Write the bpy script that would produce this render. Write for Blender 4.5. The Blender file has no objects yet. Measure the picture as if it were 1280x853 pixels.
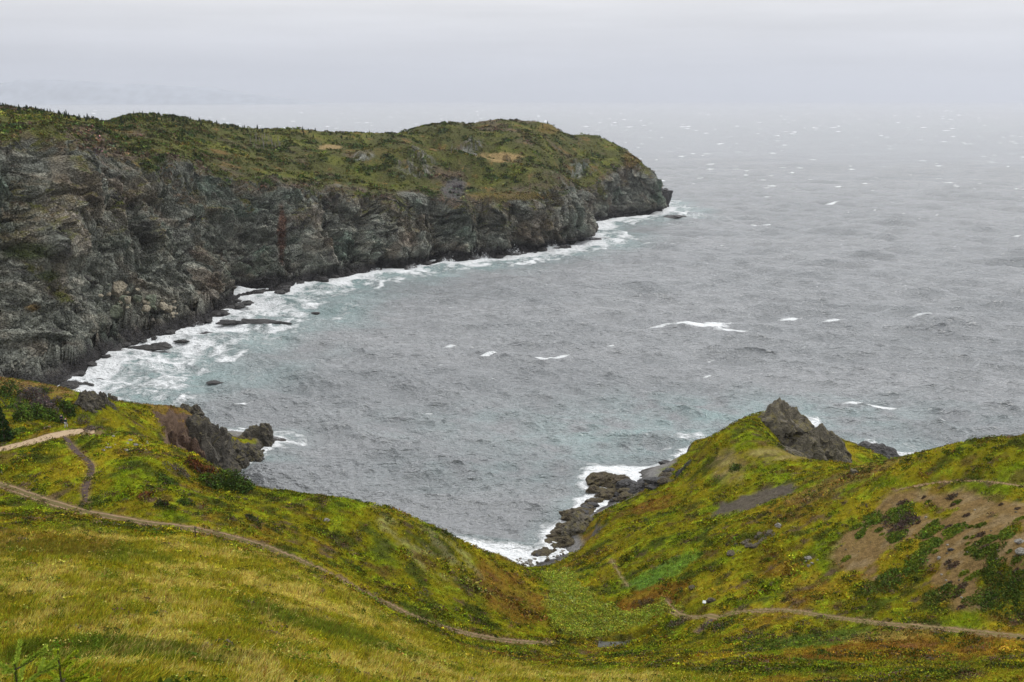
import bpy, bmesh, math, random, time
import numpy as np
from mathutils import Vector, Matrix

# ----------------------------------------------------------------------------
# camera, sky, sun, exposure
# ----------------------------------------------------------------------------
S = bpy.context.scene
COL = S.collection
R = math.radians
T00 = time.time()

CAMZ = 90.0          # eye height above the sea, metres
F = 1244.0           # focal length in photograph pixels (1280 wide)
PITCH = R(13.63)

cam_d = bpy.data.cameras.new('camera')
cam = bpy.data.objects.new('camera', cam_d)
COL.objects.link(cam)
cam_d.sensor_width = 36.0
cam_d.lens = F / 1280.0 * 36.0
cam_d.clip_start = 0.3
cam_d.clip_end = 150000.0
cam.location = (0, 0, CAMZ)
cam.rotation_euler = (math.pi / 2 - PITCH, 0, 0)
S.camera = cam

SUN_EL, SUN_AZ = R(52), R(62)      # veiled sun, high, ahead and to the right
W = bpy.data.worlds.new('World')
S.world = W
W.use_nodes = True
nt = W.node_tree
for n in list(nt.nodes):
    nt.nodes.remove(n)
N = nt.nodes.new
out = N('ShaderNodeOutputWorld')
bg = N('ShaderNodeBackground')
bg.inputs['Strength'].default_value = 0.106
sky = N('ShaderNodeTexSky')
sky.sky_type = 'NISHITA'
sky.sun_disc = False
sky.sun_elevation = SUN_EL
sky.sun_rotation = SUN_AZ
tc = N('ShaderNodeTexCoord')
sep = N('ShaderNodeSeparateXYZ')
nt.links.new(tc.outputs['Generated'], sep.inputs[0])
# overcast deck: brightness climbs from the horizon to the zenith
ramp = N('ShaderNodeValToRGB')
nt.links.new(sep.outputs['Z'], ramp.inputs['Fac'])
el = ramp.color_ramp.elements
el[0].position = 0.0
el[0].color = (4.65, 4.85, 5.45, 1)
el[1].position = 1.0
el[1].color = (15.0, 15.1, 15.3, 1)
for p, c in ((0.03, (4.95, 5.1, 5.65)), (0.06, (5.9, 5.95, 6.35)), (0.095, (7.0, 6.95, 7.1)), (0.25, (9.6, 9.7, 9.9)), (0.6, (12.2, 12.3, 12.6))):
    e = el.new(p)
    e.color = (*c, 1)
# soft cloud bands
mp = N('ShaderNodeMapping')
mp.inputs['Scale'].default_value = (2.2, 2.2, 26.0)
nt.links.new(tc.outputs['Generated'], mp.inputs['Vector'])
nz = N('ShaderNodeTexNoise')
nz.inputs['Scale'].default_value = 1.6
nz.inputs['Detail'].default_value = 5
nz.inputs['Roughness'].default_value = 0.5
nt.links.new(mp.outputs[0], nz.inputs['Vector'])
mr = N('ShaderNodeMapRange')
mr.inputs['From Min'].default_value = 0.25
mr.inputs['From Max'].default_value = 0.75
mr.inputs['To Min'].default_value = 0.87
mr.inputs['To Max'].default_value = 1.13
nt.links.new(nz.outputs['Fac'], mr.inputs['Value'])
mul = N('ShaderNodeMixRGB')
mul.blend_type = 'MULTIPLY'
mul.inputs['Fac'].default_value = 1.0
nt.links.new(ramp.outputs['Color'], mul.inputs['Color1'])
nt.links.new(mr.outputs[0], mul.inputs['Color2'])
mixs = N('ShaderNodeMixRGB')
mixs.inputs['Fac'].default_value = 0.93
nt.links.new(sky.outputs['Color'], mixs.inputs['Color1'])
nt.links.new(mul.outputs['Color'], mixs.inputs['Color2'])
nt.links.new(mixs.outputs['Color'], bg.inputs['Color'])
nt.links.new(bg.outputs[0], out.inputs['Surface'])

sun_d = bpy.data.lights.new('sun', 'SUN')
sun_d.energy = 1.4
sun_d.angle = R(14)
sun_d.color = (1.0, 0.96, 0.90)
sun = bpy.data.objects.new('sun', sun_d)
COL.objects.link(sun)
sd = Vector((math.sin(SUN_AZ) * math.cos(SUN_EL), math.cos(SUN_AZ) * math.cos(SUN_EL), math.sin(SUN_EL)))
sun.rotation_euler = sd.to_track_quat('Z', 'Y').to_euler()

vs = S.view_settings
vs.view_transform = 'Standard'
vs.look = 'None'
vs.gamma = 1.0
vs.exposure = 0.25
vs.use_curve_mapping = False
S.cycles.max_bounces = 5
S.cycles.diffuse_bounces = 2
S.cycles.glossy_bounces = 2
S.cycles.transmission_bounces = 2
S.cycles.volume_bounces = 1
S.cycles.transparent_max_bounces = 4
S.cycles.use_denoising = True
S.cycles.denoiser = 'OPENIMAGEDENOISE'
S.cycles.denoising_prefilter = 'ACCURATE'
S.cycles.caustics_reflective = False
S.cycles.caustics_refractive = False

# ----------------------------------------------------------------------------
# helpers
# ----------------------------------------------------------------------------
RNG = np.random.default_rng(11)
random.seed(5)
_c, _s = math.cos(PITCH), math.sin(PITCH)


def ray(u, v):
    a = (u - 640.0) / F
    b = (426.5 - v) / F
    return np.array([a, _c + b * _s, -_s + b * _c])


def at(u, v, t):                     # the point seen at (u, v), t metres deep
    return np.array([0, 0, CAMZ]) + ray(u, v) * t


def sea_at(u, v):                    # the point of the sea surface seen at (u, v)
    d = ray(u, v)
    return np.array([0, 0, CAMZ]) + d * (CAMZ / -d[2])


_perm = np.random.default_rng(3).permutation(256).astype(np.int32)
_perm = np.concatenate([_perm, _perm, _perm])
_ang = np.random.default_rng(4).uniform(0, 2 * np.pi, 256)
_g2 = np.stack([np.cos(_ang), np.sin(_ang)], 1)
_g3 = np.random.default_rng(6).normal(size=(256, 3))
_g3 /= np.linalg.norm(_g3, axis=1)[:, None]


def perlin2(x, y):
    xi = np.floor(x).astype(np.int64)
    yi = np.floor(y).astype(np.int64)
    xf = x - xi
    yf = y - yi
    u = xf * xf * xf * (xf * (xf * 6 - 15) + 10)
    v = yf * yf * yf * (yf * (yf * 6 - 15) + 10)
    xi &= 255
    yi &= 255

    def g(i, j):
        h = _perm[_perm[(xi + i) & 255] + ((yi + j) & 255)]
        gr = _g2[h]
        return gr[..., 0] * (xf - i) + gr[..., 1] * (yf - j)
    a = g(0, 0) * (1 - u) + g(1, 0) * u
    b = g(0, 1) * (1 - u) + g(1, 1) * u
    return (a * (1 - v) + b * v) * 1.45


def perlin3(p):
    i = np.floor(p).astype(np.int64)
    f = p - i
    w = f * f * f * (f * (f * 6 - 15) + 10)
    i &= 255
    res = 0
    for dx in (0, 1):
        wx = w[:, 0] if dx else 1 - w[:, 0]
        hx = _perm[(i[:, 0] + dx) & 255]
        for dy in (0, 1):
            wy = w[:, 1] if dy else 1 - w[:, 1]
            hy = _perm[hx + ((i[:, 1] + dy) & 255)]
            for dz in (0, 1):
                wz = w[:, 2] if dz else 1 - w[:, 2]
                g = _g3[_perm[hy + ((i[:, 2] + dz) & 255)]]
                d = g[:, 0] * (f[:, 0] - dx) + g[:, 1] * (f[:, 1] - dy) + g[:, 2] * (f[:, 2] - dz)
                res = res + wx * wy * wz * d
    return res * 1.5


def fbm2(x, y, s, o=4, seed=0, gain=0.5):
    r = 0
    a = 1.0
    n = 0
    for k in range(o):
        r = r + a * perlin2(x / s + 17.3 * k + seed * 7.13, y / s - 9.7 * k + seed * 3.31)
        n += a
        a *= gain
        s *= 0.5
    return r / n


def fbm3(p, s, o=4, seed=0, gain=0.5, ridged=False):
    r = 0
    a = 1.0
    n = 0
    for k in range(o):
        q = perlin3(p / s + np.array([13.1 * k + seed * 5.7, 7.7 * k, seed * 3.1]))
        if ridged:
            q = 1 - 2 * np.abs(q)
        r = r + a * q
        n += a
        a *= gain
        s *= 0.5
    return r / n


def worley3(p, seed=0, facet=False):
    """distance to the nearest cell point, difference to the second, and a random per cell;
    facet: also a plane through each cell with a tilt of its own"""
    i = np.floor(p).astype(np.int64)
    f = p - i
    d1 = np.full(len(p), 9.0)
    d2 = np.full(len(p), 9.0)
    idv = np.zeros(len(p))
    rt = np.random.default_rng(50 + seed).random((256, 7))
    fv = np.zeros(len(p))
    for dx in (-1, 0, 1):
        for dy in (-1, 0, 1):
            for dz in (-1, 0, 1):
                h = _perm[_perm[_perm[(i[:, 0] + dx) & 255] + ((i[:, 1] + dy) & 255)] + ((i[:, 2] + dz) & 255)]
                q = rt[h]
                d = np.sqrt((dx + q[:, 0] - f[:, 0]) ** 2 + (dy + q[:, 1] - f[:, 1]) ** 2 + (dz + q[:, 2] - f[:, 2]) ** 2)
                c = d < d1
                d2 = np.where(c, d1, np.minimum(d2, d))
                idv = np.where(c, q[:, 3], idv)
                if facet:
                    e = (f[:, 0] - dx - q[:, 0]) * (q[:, 4] - .5) + (f[:, 1] - dy - q[:, 1]) * (q[:, 5] - .5) + (f[:, 2] - dz - q[:, 2]) * (q[:, 6] - .5)
                    fv = np.where(c, e, fv)
                d1 = np.where(c, d, d1)
    if facet:
        return d1, d2 - d1, idv, fv
    return d1, d2 - d1, idv


def sstep(a, b, x):
    t = np.clip((x - a) / (b - a), 0, 1)
    return t * t * (3 - 2 * t)


def mixc(c, col, m):
    return c * (1 - m[:, None]) + np.asarray(col) * m[:, None]


def tag(o, label=None, cat=None, group=None, kind=None):
    if label:
        o['label'] = label
    if cat:
        o['category'] = cat
    if group:
        o['group'] = group
    if kind:
        o['kind'] = kind
    return o


def new_mesh(name, V, quads=None, tris=None, attrs=None, smooth=True):
    me = bpy.data.meshes.new(name)
    V = np.ascontiguousarray(V, dtype=np.float32)
    nq = 0 if quads is None else len(quads)
    ntr = 0 if tris is None else len(tris)
    me.vertices.add(len(V))
    me.vertices.foreach_set('co', V.ravel())
    loops = []
    if nq:
        loops.append(np.asarray(quads, np.int32).ravel())
    if ntr:
        loops.append(np.asarray(tris, np.int32).ravel())
    L = np.concatenate(loops)
    me.loops.add(len(L))
    me.loops.foreach_set('vertex_index', L)
    st = np.concatenate([np.arange(nq, dtype=np.int32) * 4, nq * 4 + np.arange(ntr, dtype=np.int32) * 3])
    me.polygons.add(nq + ntr)
    me.polygons.foreach_set('loop_start', st)
    me.polygons.foreach_set('use_smooth', np.full(nq + ntr, smooth, dtype=bool))
    me.update(calc_edges=True)
    for k, a in (attrs or {}).items():
        a = np.asarray(a, np.float32)
        if a.ndim == 2:
            at_ = me.attributes.new(k, 'FLOAT_COLOR', 'POINT')
            if a.shape[1] == 3:
                a = np.concatenate([a, np.ones((len(a), 1), np.float32)], 1)
            at_.data.foreach_set('color', np.ascontiguousarray(a, np.float32).ravel())
        else:
            at_ = me.attributes.new(k, 'FLOAT', 'POINT')
            at_.data.foreach_set('value', a)
    return me


def link(name, me, mat=None, parent=None, loc=(0, 0, 0), rz=0.0):
    o = bpy.data.objects.new(name, me)
    COL.objects.link(o)
    o.location = loc
    o.rotation_euler = (0, 0, rz)
    if parent:
        o.parent = parent
    if mat and me is not None and not me.materials:
        me.materials.append(mat)
    return o


def empty(name, loc, rz=0.0):
    o = bpy.data.objects.new(name, None)
    COL.objects.link(o)
    o.location = loc
    o.rotation_euler = (0, 0, rz)
    o.empty_display_size = 0.3
    return o


def grid_quads(nr, nc):
    i = np.arange(nr * nc).reshape(nr, nc)
    return np.stack([i[:-1, :-1], i[:-1, 1:], i[1:, 1:], i[1:, :-1]], -1).reshape(-1, 4)


def grid_normals(P):
    du = np.gradient(P, axis=1)
    dv = np.gradient(P, axis=0)
    n = np.cross(du, dv)
    return n / (np.linalg.norm(n, axis=2, keepdims=True) + 1e-9)


# ---- materials ---------------------------------------------------------------
class NT:
    def __init__(self, name):
        self.m = bpy.data.materials.new(name)
        self.m.use_nodes = True
        self.t = self.m.node_tree
        for n in list(self.t.nodes):
            self.t.nodes.remove(n)
        self.out = self.n('ShaderNodeOutputMaterial')
        self.b = self.n('ShaderNodeBsdfPrincipled')
        self.l(self.b.outputs[0], self.out.inputs['Surface'])
        self.b.inputs['Specular IOR Level'].default_value = 0.25

    def n(self, k, **kw):
        x = self.t.nodes.new(k)
        for a, v in kw.items():
            if hasattr(x, a):
                setattr(x, a, v)
            else:
                x.inputs[a].default_value = v
        return x

    def l(self, a, b):
        self.t.links.new(a, b)

    def attr(self, name):
        return self.n('ShaderNodeAttribute', attribute_name=name)

    def coord(self):
        return self.n('ShaderNodeTexCoord').outputs['Object']

    def noise(self, scale, detail=3, rough=0.55, vec=None, stretch=None):
        x = self.n('ShaderNodeTexNoise')
        x.inputs['Scale'].default_value = scale
        x.inputs['Detail'].default_value = detail
        x.inputs['Roughness'].default_value = rough
        v = vec or self.coord()
        if stretch:
            mp = self.n('ShaderNodeMapping')
            mp.inputs['Scale'].default_value = stretch
            self.l(v, mp.inputs['Vector'])
            v = mp.outputs[0]
        self.l(v, x.inputs['Vector'])
        return x.outputs['Fac']

    def rng(self, v, a, b, c, d, clamp=True):
        x = self.n('ShaderNodeMapRange')
        x.clamp = clamp
        for k, q in zip(('From Min', 'From Max', 'To Min', 'To Max'), (a, b, c, d)):
            x.inputs[k].default_value = q
        self.l(v, x.inputs['Value'])
        return x.outputs[0]

    def mix(self, f, a, b, mode='MIX'):
        x = self.n('ShaderNodeMixRGB', blend_type=mode)
        for q, s in ((f, 'Fac'), (a, 'Color1'), (b, 'Color2')):
            if isinstance(q, (int, float)):
                x.inputs[s].default_value = q
            elif isinstance(q, tuple):
                x.inputs[s].default_value = (*q, 1)
            else:
                self.l(q, x.inputs[s])
        return x.outputs[0]

    def math(self, op, a, b=0.0):
        x = self.n('ShaderNodeMath', operation=op)
        if op == 'MULTIPLY_ADD':
            x.inputs[2].default_value = -1.0
        for k, q in enumerate((a, b)):
            if isinstance(q, (int, float)):
                x.inputs[k].default_value = q
            else:
                self.l(q, x.inputs[k])
        return x.outputs[0]

    def bump(self, h, strength, dist):
        x = self.n('ShaderNodeBump')
        x.inputs['Strength'].default_value = strength
        x.inputs['Distance'].default_value = dist
        self.l(h, x.inputs['Height'])
        self.l(x.outputs[0], self.b.inputs['Normal'])
        return x


def mat_rock_tint():
    m = NT('headland_rock_and_turf')
    tint = m.attr('tint').outputs['Color']
    veg = m.attr('veg').outputs['Fac']
    n1 = m.noise(0.9, 5, 0.65)
    n2 = m.noise(3.0, 4, 0.6, stretch=(1, 1, 0.45))
    f = m.math('MULTIPLY', m.rng(n1, 0.28, 0.72, 0.42, 1.58), m.rng(n2, 0.28, 0.72, 0.60, 1.40))
    c = m.mix(1.0, tint, f, 'MULTIPLY')
    m.l(c, m.b.inputs['Base Color'])
    m.b.inputs['Roughness'].default_value = 0.9
    m.b.inputs['Specular IOR Level'].default_value = 0.1
    v = m.n('ShaderNodeTexVoronoi', feature='DISTANCE_TO_EDGE', Scale=0.8)
    m.l(m.coord(), v.inputs['Vector'])
    h = m.math('ADD', m.math('MULTIPLY', n1, 1.0), m.math('MULTIPLY', m.rng(v.outputs['Distance'], 0, 0.2, 0, 1), 0.5))
    m.bump(h, 0.9, 1.6)
    return m.m


def mat_rock(name, cols, moss=0.0, wet=False):
    """cols: dark, mid, pale"""
    m = NT(name)
    n1 = m.noise(0.7, 6, 0.65)
    n2 = m.noise(2.6, 6, 0.7)
    c = m.mix(m.rng(n1, 0.35, 0.65, 0, 1), cols[0], cols[1])
    c = m.mix(m.rng(n2, 0.52, 0.72, 0, 0.8), c, cols[2])
    if moss:
        g = m.n('ShaderNodeNewGeometry')
        sx = m.n('ShaderNodeSeparateXYZ')
        m.l(g.outputs['Normal'], sx.inputs[0])
        k = m.math('MULTIPLY', m.rng(sx.outputs['Z'], 0.45, 0.85, 0, 1), m.rng(m.noise(0.55, 4), 0.42, 0.58, 0, moss))
        c = m.mix(k, c, (0.105, 0.088, 0.022))
    m.l(c, m.b.inputs['Base Color'])
    m.b.inputs['Roughness'].default_value = 0.42 if wet else 0.88
    v = m.n('ShaderNodeTexVoronoi', feature='DISTANCE_TO_EDGE', Scale=1.4)
    m.l(m.coord(), v.inputs['Vector'])
    h = m.math('ADD', n2, m.math('MULTIPLY', m.rng(v.outputs['Distance'], 0, 0.15, 0, 1), 0.4))
    m.bump(h, 0.7, 0.35)
    return m.m


def mat_ground():
    m = NT('moor_turf')
    tint = m.attr('tint').outputs['Color']
    n1 = m.noise(1.3, 4, 0.65)
    n2 = m.noise(6.0, 4, 0.65)
    f = m.math('MULTIPLY', m.rng(n1, 0.28, 0.72, 0.62, 1.38), m.rng(n2, 0.28, 0.72, 0.65, 1.35))
    c = m.mix(1.0, tint, f, 'MULTIPLY')
    m.l(c, m.b.inputs['Base Color'])
    m.b.inputs['Roughness'].default_value = 0.95
    m.b.inputs['Specular IOR Level'].default_value = 0.0
    h = m.math('ADD', n1, m.math('MULTIPLY', n2, 0.35))
    m.bump(h, 0.8, 0.35)
    return m.m


def mat_tint(name, rough=0.8, spec=0.15, trans=0.0):
    m = NT(name)
    m.l(m.attr('tint').outputs['Color'], m.b.inputs['Base Color'])
    m.b.inputs['Roughness'].default_value = rough
    m.b.inputs['Specular IOR Level'].default_value = spec
    return m.m


def mat_plain(name, col, rough=0.8, var=0.2, scale=6.0, spec=0.25):
    m = NT(name)
    n1 = m.noise(scale, 4)
    c = m.mix(1.0, col, m.rng(n1, 0.25, 0.75, 1 - var, 1 + var), 'MULTIPLY')
    m.l(c, m.b.inputs['Base Color'])
    m.b.inputs['Roughness'].default_value = rough
    m.b.inputs['Specular IOR Level'].default_value = spec
    return m.m


def mat_sea():
    m = NT('sea_water')
    foam = m.attr('foam').outputs['Fac']
    aqua = m.attr('aqua').outputs['Fac']
    co = m.coord()
    # water: grey teal, milkier where the surf stirs air into it
    base = m.mix(aqua, (0.230, 0.243, 0.250), (0.27, 0.42, 0.41))
    big = m.noise(0.012, 4, 0.65, stretch=(0.5, 1.5, 1))
    base = m.mix(m.rng(big, 0.35, 0.7, 0, 1), base, m.mix(aqua, (0.305, 0.313, 0.320), (0.31, 0.45, 0.44)))
    # lacy foam
    w = m.n('ShaderNodeTexNoise', Scale=0.10, Detail=3.0)
    m.l(co, w.inputs['Vector'])
    wv = m.n('ShaderNodeVectorMath', operation='MULTIPLY_ADD')
    m.l(w.outputs['Color'], wv.inputs[0])
    wv.inputs[1].default_value = (9, 9, 0)
    m.l(co, wv.inputs[2])
    l1 = m.noise(0.16, 7, 0.72, vec=wv.outputs[0], stretch=(0.7, 1.25, 1))
    l2 = m.noise(0.75, 5, 0.7, vec=wv.outputs[0], stretch=(0.7, 1.2, 1))
    lace = m.math('ADD', m.math('MULTIPLY', l1, 0.65), m.math('MULTIPLY', l2, 0.35))
    thr = m.rng(foam, 0, 1, 0.80, 0.25, clamp=False)
    k = m.math('SUBTRACT', lace, thr)
    fm = m.rng(k, -0.03, 0.09, 0, 1)
    fm = m.math('MULTIPLY', fm, m.rng(foam, 0.03, 0.12, 0, 1))
    base = m.mix(fm, base, (0.80, 0.82, 0.83))
    m.l(base, m.b.inputs['Base Color'])
    m.l(m.rng(fm, 0, 1, 0.13, 0.9), m.b.inputs['Roughness'])
    m.b.inputs['IOR'].default_value = 1.48
    m.l(m.rng(fm, 0, 1, 0.5, 0.1), m.b.inputs['Specular IOR Level'])
    # chop: wind ripples with long crests across the wind
    mp = m.n('ShaderNodeMapping')
    mp.inputs['Rotation'].default_value = (0, 0, R(12))
    mp.inputs['Scale'].default_value = (0.5, 1.0, 1.0)
    m.l(co, mp.inputs['Vector'])
    c1 = m.noise(0.62, 4, 0.62, vec=mp.outputs[0])
    c1 = m.math('SUBTRACT', 1.0, m.math('ABSOLUTE', m.math('MULTIPLY_ADD', c1, 2.0)))
    c2 = m.noise(0.22, 3, 0.6, vec=mp.outputs[0])
    h = m.math('ADD', m.math('MULTIPLY', c1, 0.80), m.math('MULTIPLY', c2, 1.5))
    h = m.math('ADD', h, m.math('MULTIPLY', fm, 0.25))
    m.bump(h, 1.0, 2.4)
    return m.m


# ----------------------------------------------------------------------------
# the near land: one height field, shaped from spot heights and a coastline
# ----------------------------------------------------------------------------
PTS = []


def P(u, v, t):
    PTS.append(tuple(at(u, v, t)))


def Wd(x, y, z):
    PTS.append((x, y, z))


for q in ((0, 0, 88.3), (-30, -40, 90), (40, -40, 88), (-60, 0, 85), (60, 0, 83), (0, 10, 82.6), (0, 20, 75.2),
          (-22, 18, 76), (22, 18, 74), (0, 38, 61), (-24, 36, 63), (28, 40, 58),
          (-200, 100, 52), (-200, 200, 36), (-260, 0, 80), (200, 150, 45), (200, 50, 68), (200, -50, 88), (-200, -60, 92),
          (120, 205, 8), (150, 180, 30), (0, -100, 92), (-150, 190, 35), (-4, 8, 84.0), (-10, 165, 11), (-40, 175, 11), (-30, 185, 5), (-20, 175, 7), (-52, 184, 10), (-62, 180, 13), (-45, 166, 20), (-85, 178, 27)):
    Wd(*q)
for q in ((0, 853, 42), (200, 853, 45), (400, 853, 58), (640, 853, 85), (850, 853, 92), (1060, 853, 88), (1280, 853, 80),
          (100, 760, 72), (0, 700, 92), (0, 650, 115), (200, 760, 76), (200, 700, 100), (400, 780, 90), (400, 730, 113),
          (550, 820, 104), (640, 830, 110), (720, 830, 118), (850, 830, 112), (1000, 820, 110), (1150, 830, 100), (1280, 830, 92),
          (810, 745, 157),
          (0, 605, 137), (110, 641, 128), (244, 662, 126), (350, 690, 126), (440, 733, 127), (520, 773, 130), (610, 798, 135),
          (685, 804, 141), (775, 801, 146),
          (740, 760, 157), (715, 735, 168), (690, 715, 182), (660, 705, 196),
          (330, 616, 150), (430, 625, 151), (500, 645, 154), (560, 670, 158), (620, 693, 170), (645, 708, 184),
          (380, 660, 141), (480, 700, 143), (580, 740, 146), (660, 770, 152), (690, 750, 160), (560, 705, 152),
          (90, 540, 151), (77, 531, 155), (0, 560, 148), (0, 530, 165), (20, 545, 155), (200, 575, 143), (200, 553, 153),
          (270, 585, 155), (320, 610, 158), (200, 620, 133), (300, 640, 136), (270, 615, 147), (110, 590, 138),
          (30, 477, 210), (100, 492, 205), (0, 500, 190), (60, 515, 178), (130, 505, 198),
          (160, 520, 205), (215, 508, 232), (210, 525, 215), (250, 522, 235), (270, 542, 252), (300, 550, 262), (325, 543, 266), (855, 592, 212),
          (-150, 560, 150), (-200, 600, 140),
          (930, 530, 207), (960, 545, 200), (880, 555, 207), (860, 585, 205), (965, 517, 220), (1030, 592, 206), (1003, 592, 203), (1058, 590, 204), (1050, 580, 195),
          (940, 590, 188), (940, 623, 178), (800, 620, 205), (850, 620, 195), (760, 650, 195), (800, 690, 172), (740, 690, 183),
          (900, 690, 158), (880, 740, 150), (850, 770, 146), (960, 762, 137), (1000, 640, 160), (1050, 600, 165),
          (1130, 572, 162), (1200, 555, 155), (1280, 548, 148), (1200, 620, 142), (1280, 620, 135), (1150, 680, 136),
          (1280, 680, 122), (1050, 720, 140), (1150, 750, 125), (1280, 760, 115), (1100, 779, 121), (1280, 797, 110),
          (1450, 600, 140), (1450, 800, 100)):
    P(*q)
# ground falling away behind each brow, out of sight from the hilltop
for u, v, t, dt, drop in ((1280, 548, 148, 25, 7), (1280, 548, 148, 50, 16), (1200, 555, 155, 22, 6), (1130, 572, 162, 22, 4), (1400, 545, 150, 30, 8),
                          (930, 530, 207, 22, 4), (880, 548, 207, 20, 4), (965, 517, 220, 22, 5), (1040, 592, 206, 16, 3), (1005, 592, 203, 16, 1),
                          (330, 614, 152, 18, 5), (430, 624, 152, 18, 5), (500, 642, 156, 16, 5), (560, 668, 160, 14, 4), (620, 691, 171, 10, 3),
                          (380, 618, 151, 17, 5), (200, 553, 153, 16, 4), (270, 585, 155, 16, 4), (320, 610, 158, 14, 4), (30, 477, 210, 22, 5), (100, 492, 205, 22, 5), (160, 503, 215, 20, 5), (215, 508, 232, 18, 5), (-60, 477, 200, 30, 5)):
    p_ = at(u, v, t + dt)
    Wd(p_[0], p_[1], max(p_[2] - drop, 1.0))
PTS = np.array(PTS)


def _phi(r2):
    return 0.5 * r2 * np.log(r2 + 1e-6)


def _fit():
    xy = PTS[:, :2] / 100
    n = len(xy)
    d2 = ((xy[:, None] - xy[None]) ** 2).sum(-1)
    K = _phi(d2) + np.eye(n) * 4e-4
    A = np.zeros((n + 3, n + 3))
    A[:n, :n] = K
    A[:n, n] = 1
    A[:n, n + 1:] = xy
    A[n, :n] = 1
    A[n + 1:, :n] = xy.T
    return np.linalg.solve(A, np.concatenate([PTS[:, 2], np.zeros(3)]))


_wts = _fit()


def land(x, y):
    sh = x.shape
    x = x.ravel() / 100
    y = y.ravel() / 100
    r = _wts[-3] + _wts[-2] * x + _wts[-1] * y
    for k in range(len(PTS)):
        r = r + _wts[k] * _phi((x - PTS[k, 0] / 100) ** 2 + (y - PTS[k, 1] / 100) ** 2)
    return r.reshape(sh)


# coastline of the near land: x, y, steepness of the cliff, width of the surf
COAST = np.array([
    (-420, 270, 2.0, 12), (-300, 262, 2.0, 12), (-175, 262, 2.0, 14), (-120, 246, 2.0, 14), (-97, 236, 2.2, 12), (-88, 252, 2.4, 12),
    (-80, 262, 2.6, 10), (-71, 262, 1.6, 8), (-64, 259.5, 1.2, 13), (-65, 252, 1.5, 9), (-67, 243, 2.6, 4), (-71, 226, 4.0, 4), (-73, 209, 4.5, 4),
    (-66, 196, 3.0, 4), (-52, 192, 2.2, 5), (-35, 196, 2.0, 6), (-12, 191, 1.6, 6), (0, 186.5, 0.5, 8), (4, 184, 0.25, 9),
    (8, 187, 0.35, 9), (10, 196, 0.9, 10), (14, 203, 0.9, 11), (17, 213, 0.9, 9), (20, 219, 0.7, 6), (18.5, 226, 0.5, 8), (21.5, 234, 0.5, 8),
    (38, 237, 0.8, 5), (44, 240, 2.0, 8), (46, 246, 2.2, 13), (58, 250, 2.2, 14), (82, 252, 2.4, 14), (92, 238, 2.4, 10), (100, 224, 2.2, 8), (114, 220, 1.8, 13),
    (140, 213, 1.6, 14), (200, 210, 1.6, 12), (420, 205, 1.6, 12), (420, -300, 1.6, 12), (-420, -300, 1.6, 12)], float)


def coast_query(x, y, poly=COAST):
    """signed distance (positive inland) and the two interpolated columns"""
    sh = x.shape
    x = x.ravel()
    y = y.ravel()
    best = np.full(len(x), 1e18)
    c2 = np.zeros(len(x))
    c3 = np.zeros(len(x))
    inside = np.zeros(len(x), bool)
    n = len(poly)
    for k in range(n):
        a = poly[k]
        b = poly[(k + 1) % n]
        ex, ey = b[0] - a[0], b[1] - a[1]
        t = np.clip(((x - a[0]) * ex + (y - a[1]) * ey) / (ex * ex + ey * ey), 0, 1)
        d = (x - a[0] - t * ex) ** 2 + (y - a[1] - t * ey) ** 2
        m = d < best
        best = np.where(m, d, best)
        c2 = np.where(m, a[2] + t * (b[2] - a[2]), c2)
        c3 = np.where(m, a[3] + t * (b[3] - a[3]), c3)
        cr = ((a[1] > y) != (b[1] > y)) & (x < ex * (y - a[1]) / (ey if abs(ey) > 1e-9 else 1e-9) + a[0])
        inside ^= cr
    d = np.sqrt(best) * np.where(inside, 1, -1)
    return d.reshape(sh), c2.reshape(sh), c3.reshape(sh)


def axis(a, b, c, d, fine, coarse):
    return np.concatenate([np.arange(a, b, coarse), np.arange(b, c, fine), np.arange(c, d + coarse, coarse)])


GX = axis(-300, -125, 140, 300, 0.36, 3.0)
GY = axis(-120, 24, 272, 290, 0.36, 3.0)
gx, gy = np.meshgrid(GX, GY)
LAND = land(gx, gy)
SD, SLOPE, _ = coast_query(gx, gy)
SDn = SD + 3.0 * fbm2(gx, gy, 16, 4, 1) * sstep(-6, 4, SD) + 0.9 * fbm2(gx, gy, 3.0, 3, 2)
cliff = np.where(SDn > 0, SLOPE * SDn + 1.6 * np.maximum(0, SDn - 9), 0.5 * SDn)
# rocky relief on the steep parts
crag = (1 - 2 * np.abs(fbm2(gx, gy, 7.0, 4, 3))) * 1.3 + (1 - 2 * np.abs(fbm2(gx, gy, 2.2, 3, 4))) * 0.5
hum = 0.55 * fbm2(gx, gy, 13, 3, 5) + 0.28 * fbm2(gx, gy, 4.5, 3, 6) + 0.16 * fbm2(gx, gy, 1.5, 3, 7)
LANDh = LAND + hum
kk = 1.2
GZ = -kk * np.log(np.exp(-np.clip(LANDh, -50, 140) / kk) + np.exp(-np.clip(cliff, -50, 140) / kk))
GZ = np.where(np.minimum(LANDh, cliff) > 60, np.minimum(LANDh, cliff), GZ)
steep = sstep(0.6, 3.0, LANDh - cliff) * sstep(-3, 1, SDn)
crag2 = (1 - 2 * np.abs(fbm2(gx, gy, 5.0, 4, 8))) * 1.4 + (1 - 2 * np.abs(fbm2(gx, gy, 1.6, 2, 9))) * .6
GZ = GZ + ((crag - 0.8) * np.clip(SLOPE / 1.7, .8, 2.2) + (crag2 - .9) * sstep(2.2, 3.6, SLOPE) * 1.5) * steep * sstep(0.2, 3, SDn + 1.0) * sstep(0.3, 1.0, SLOPE)


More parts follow.
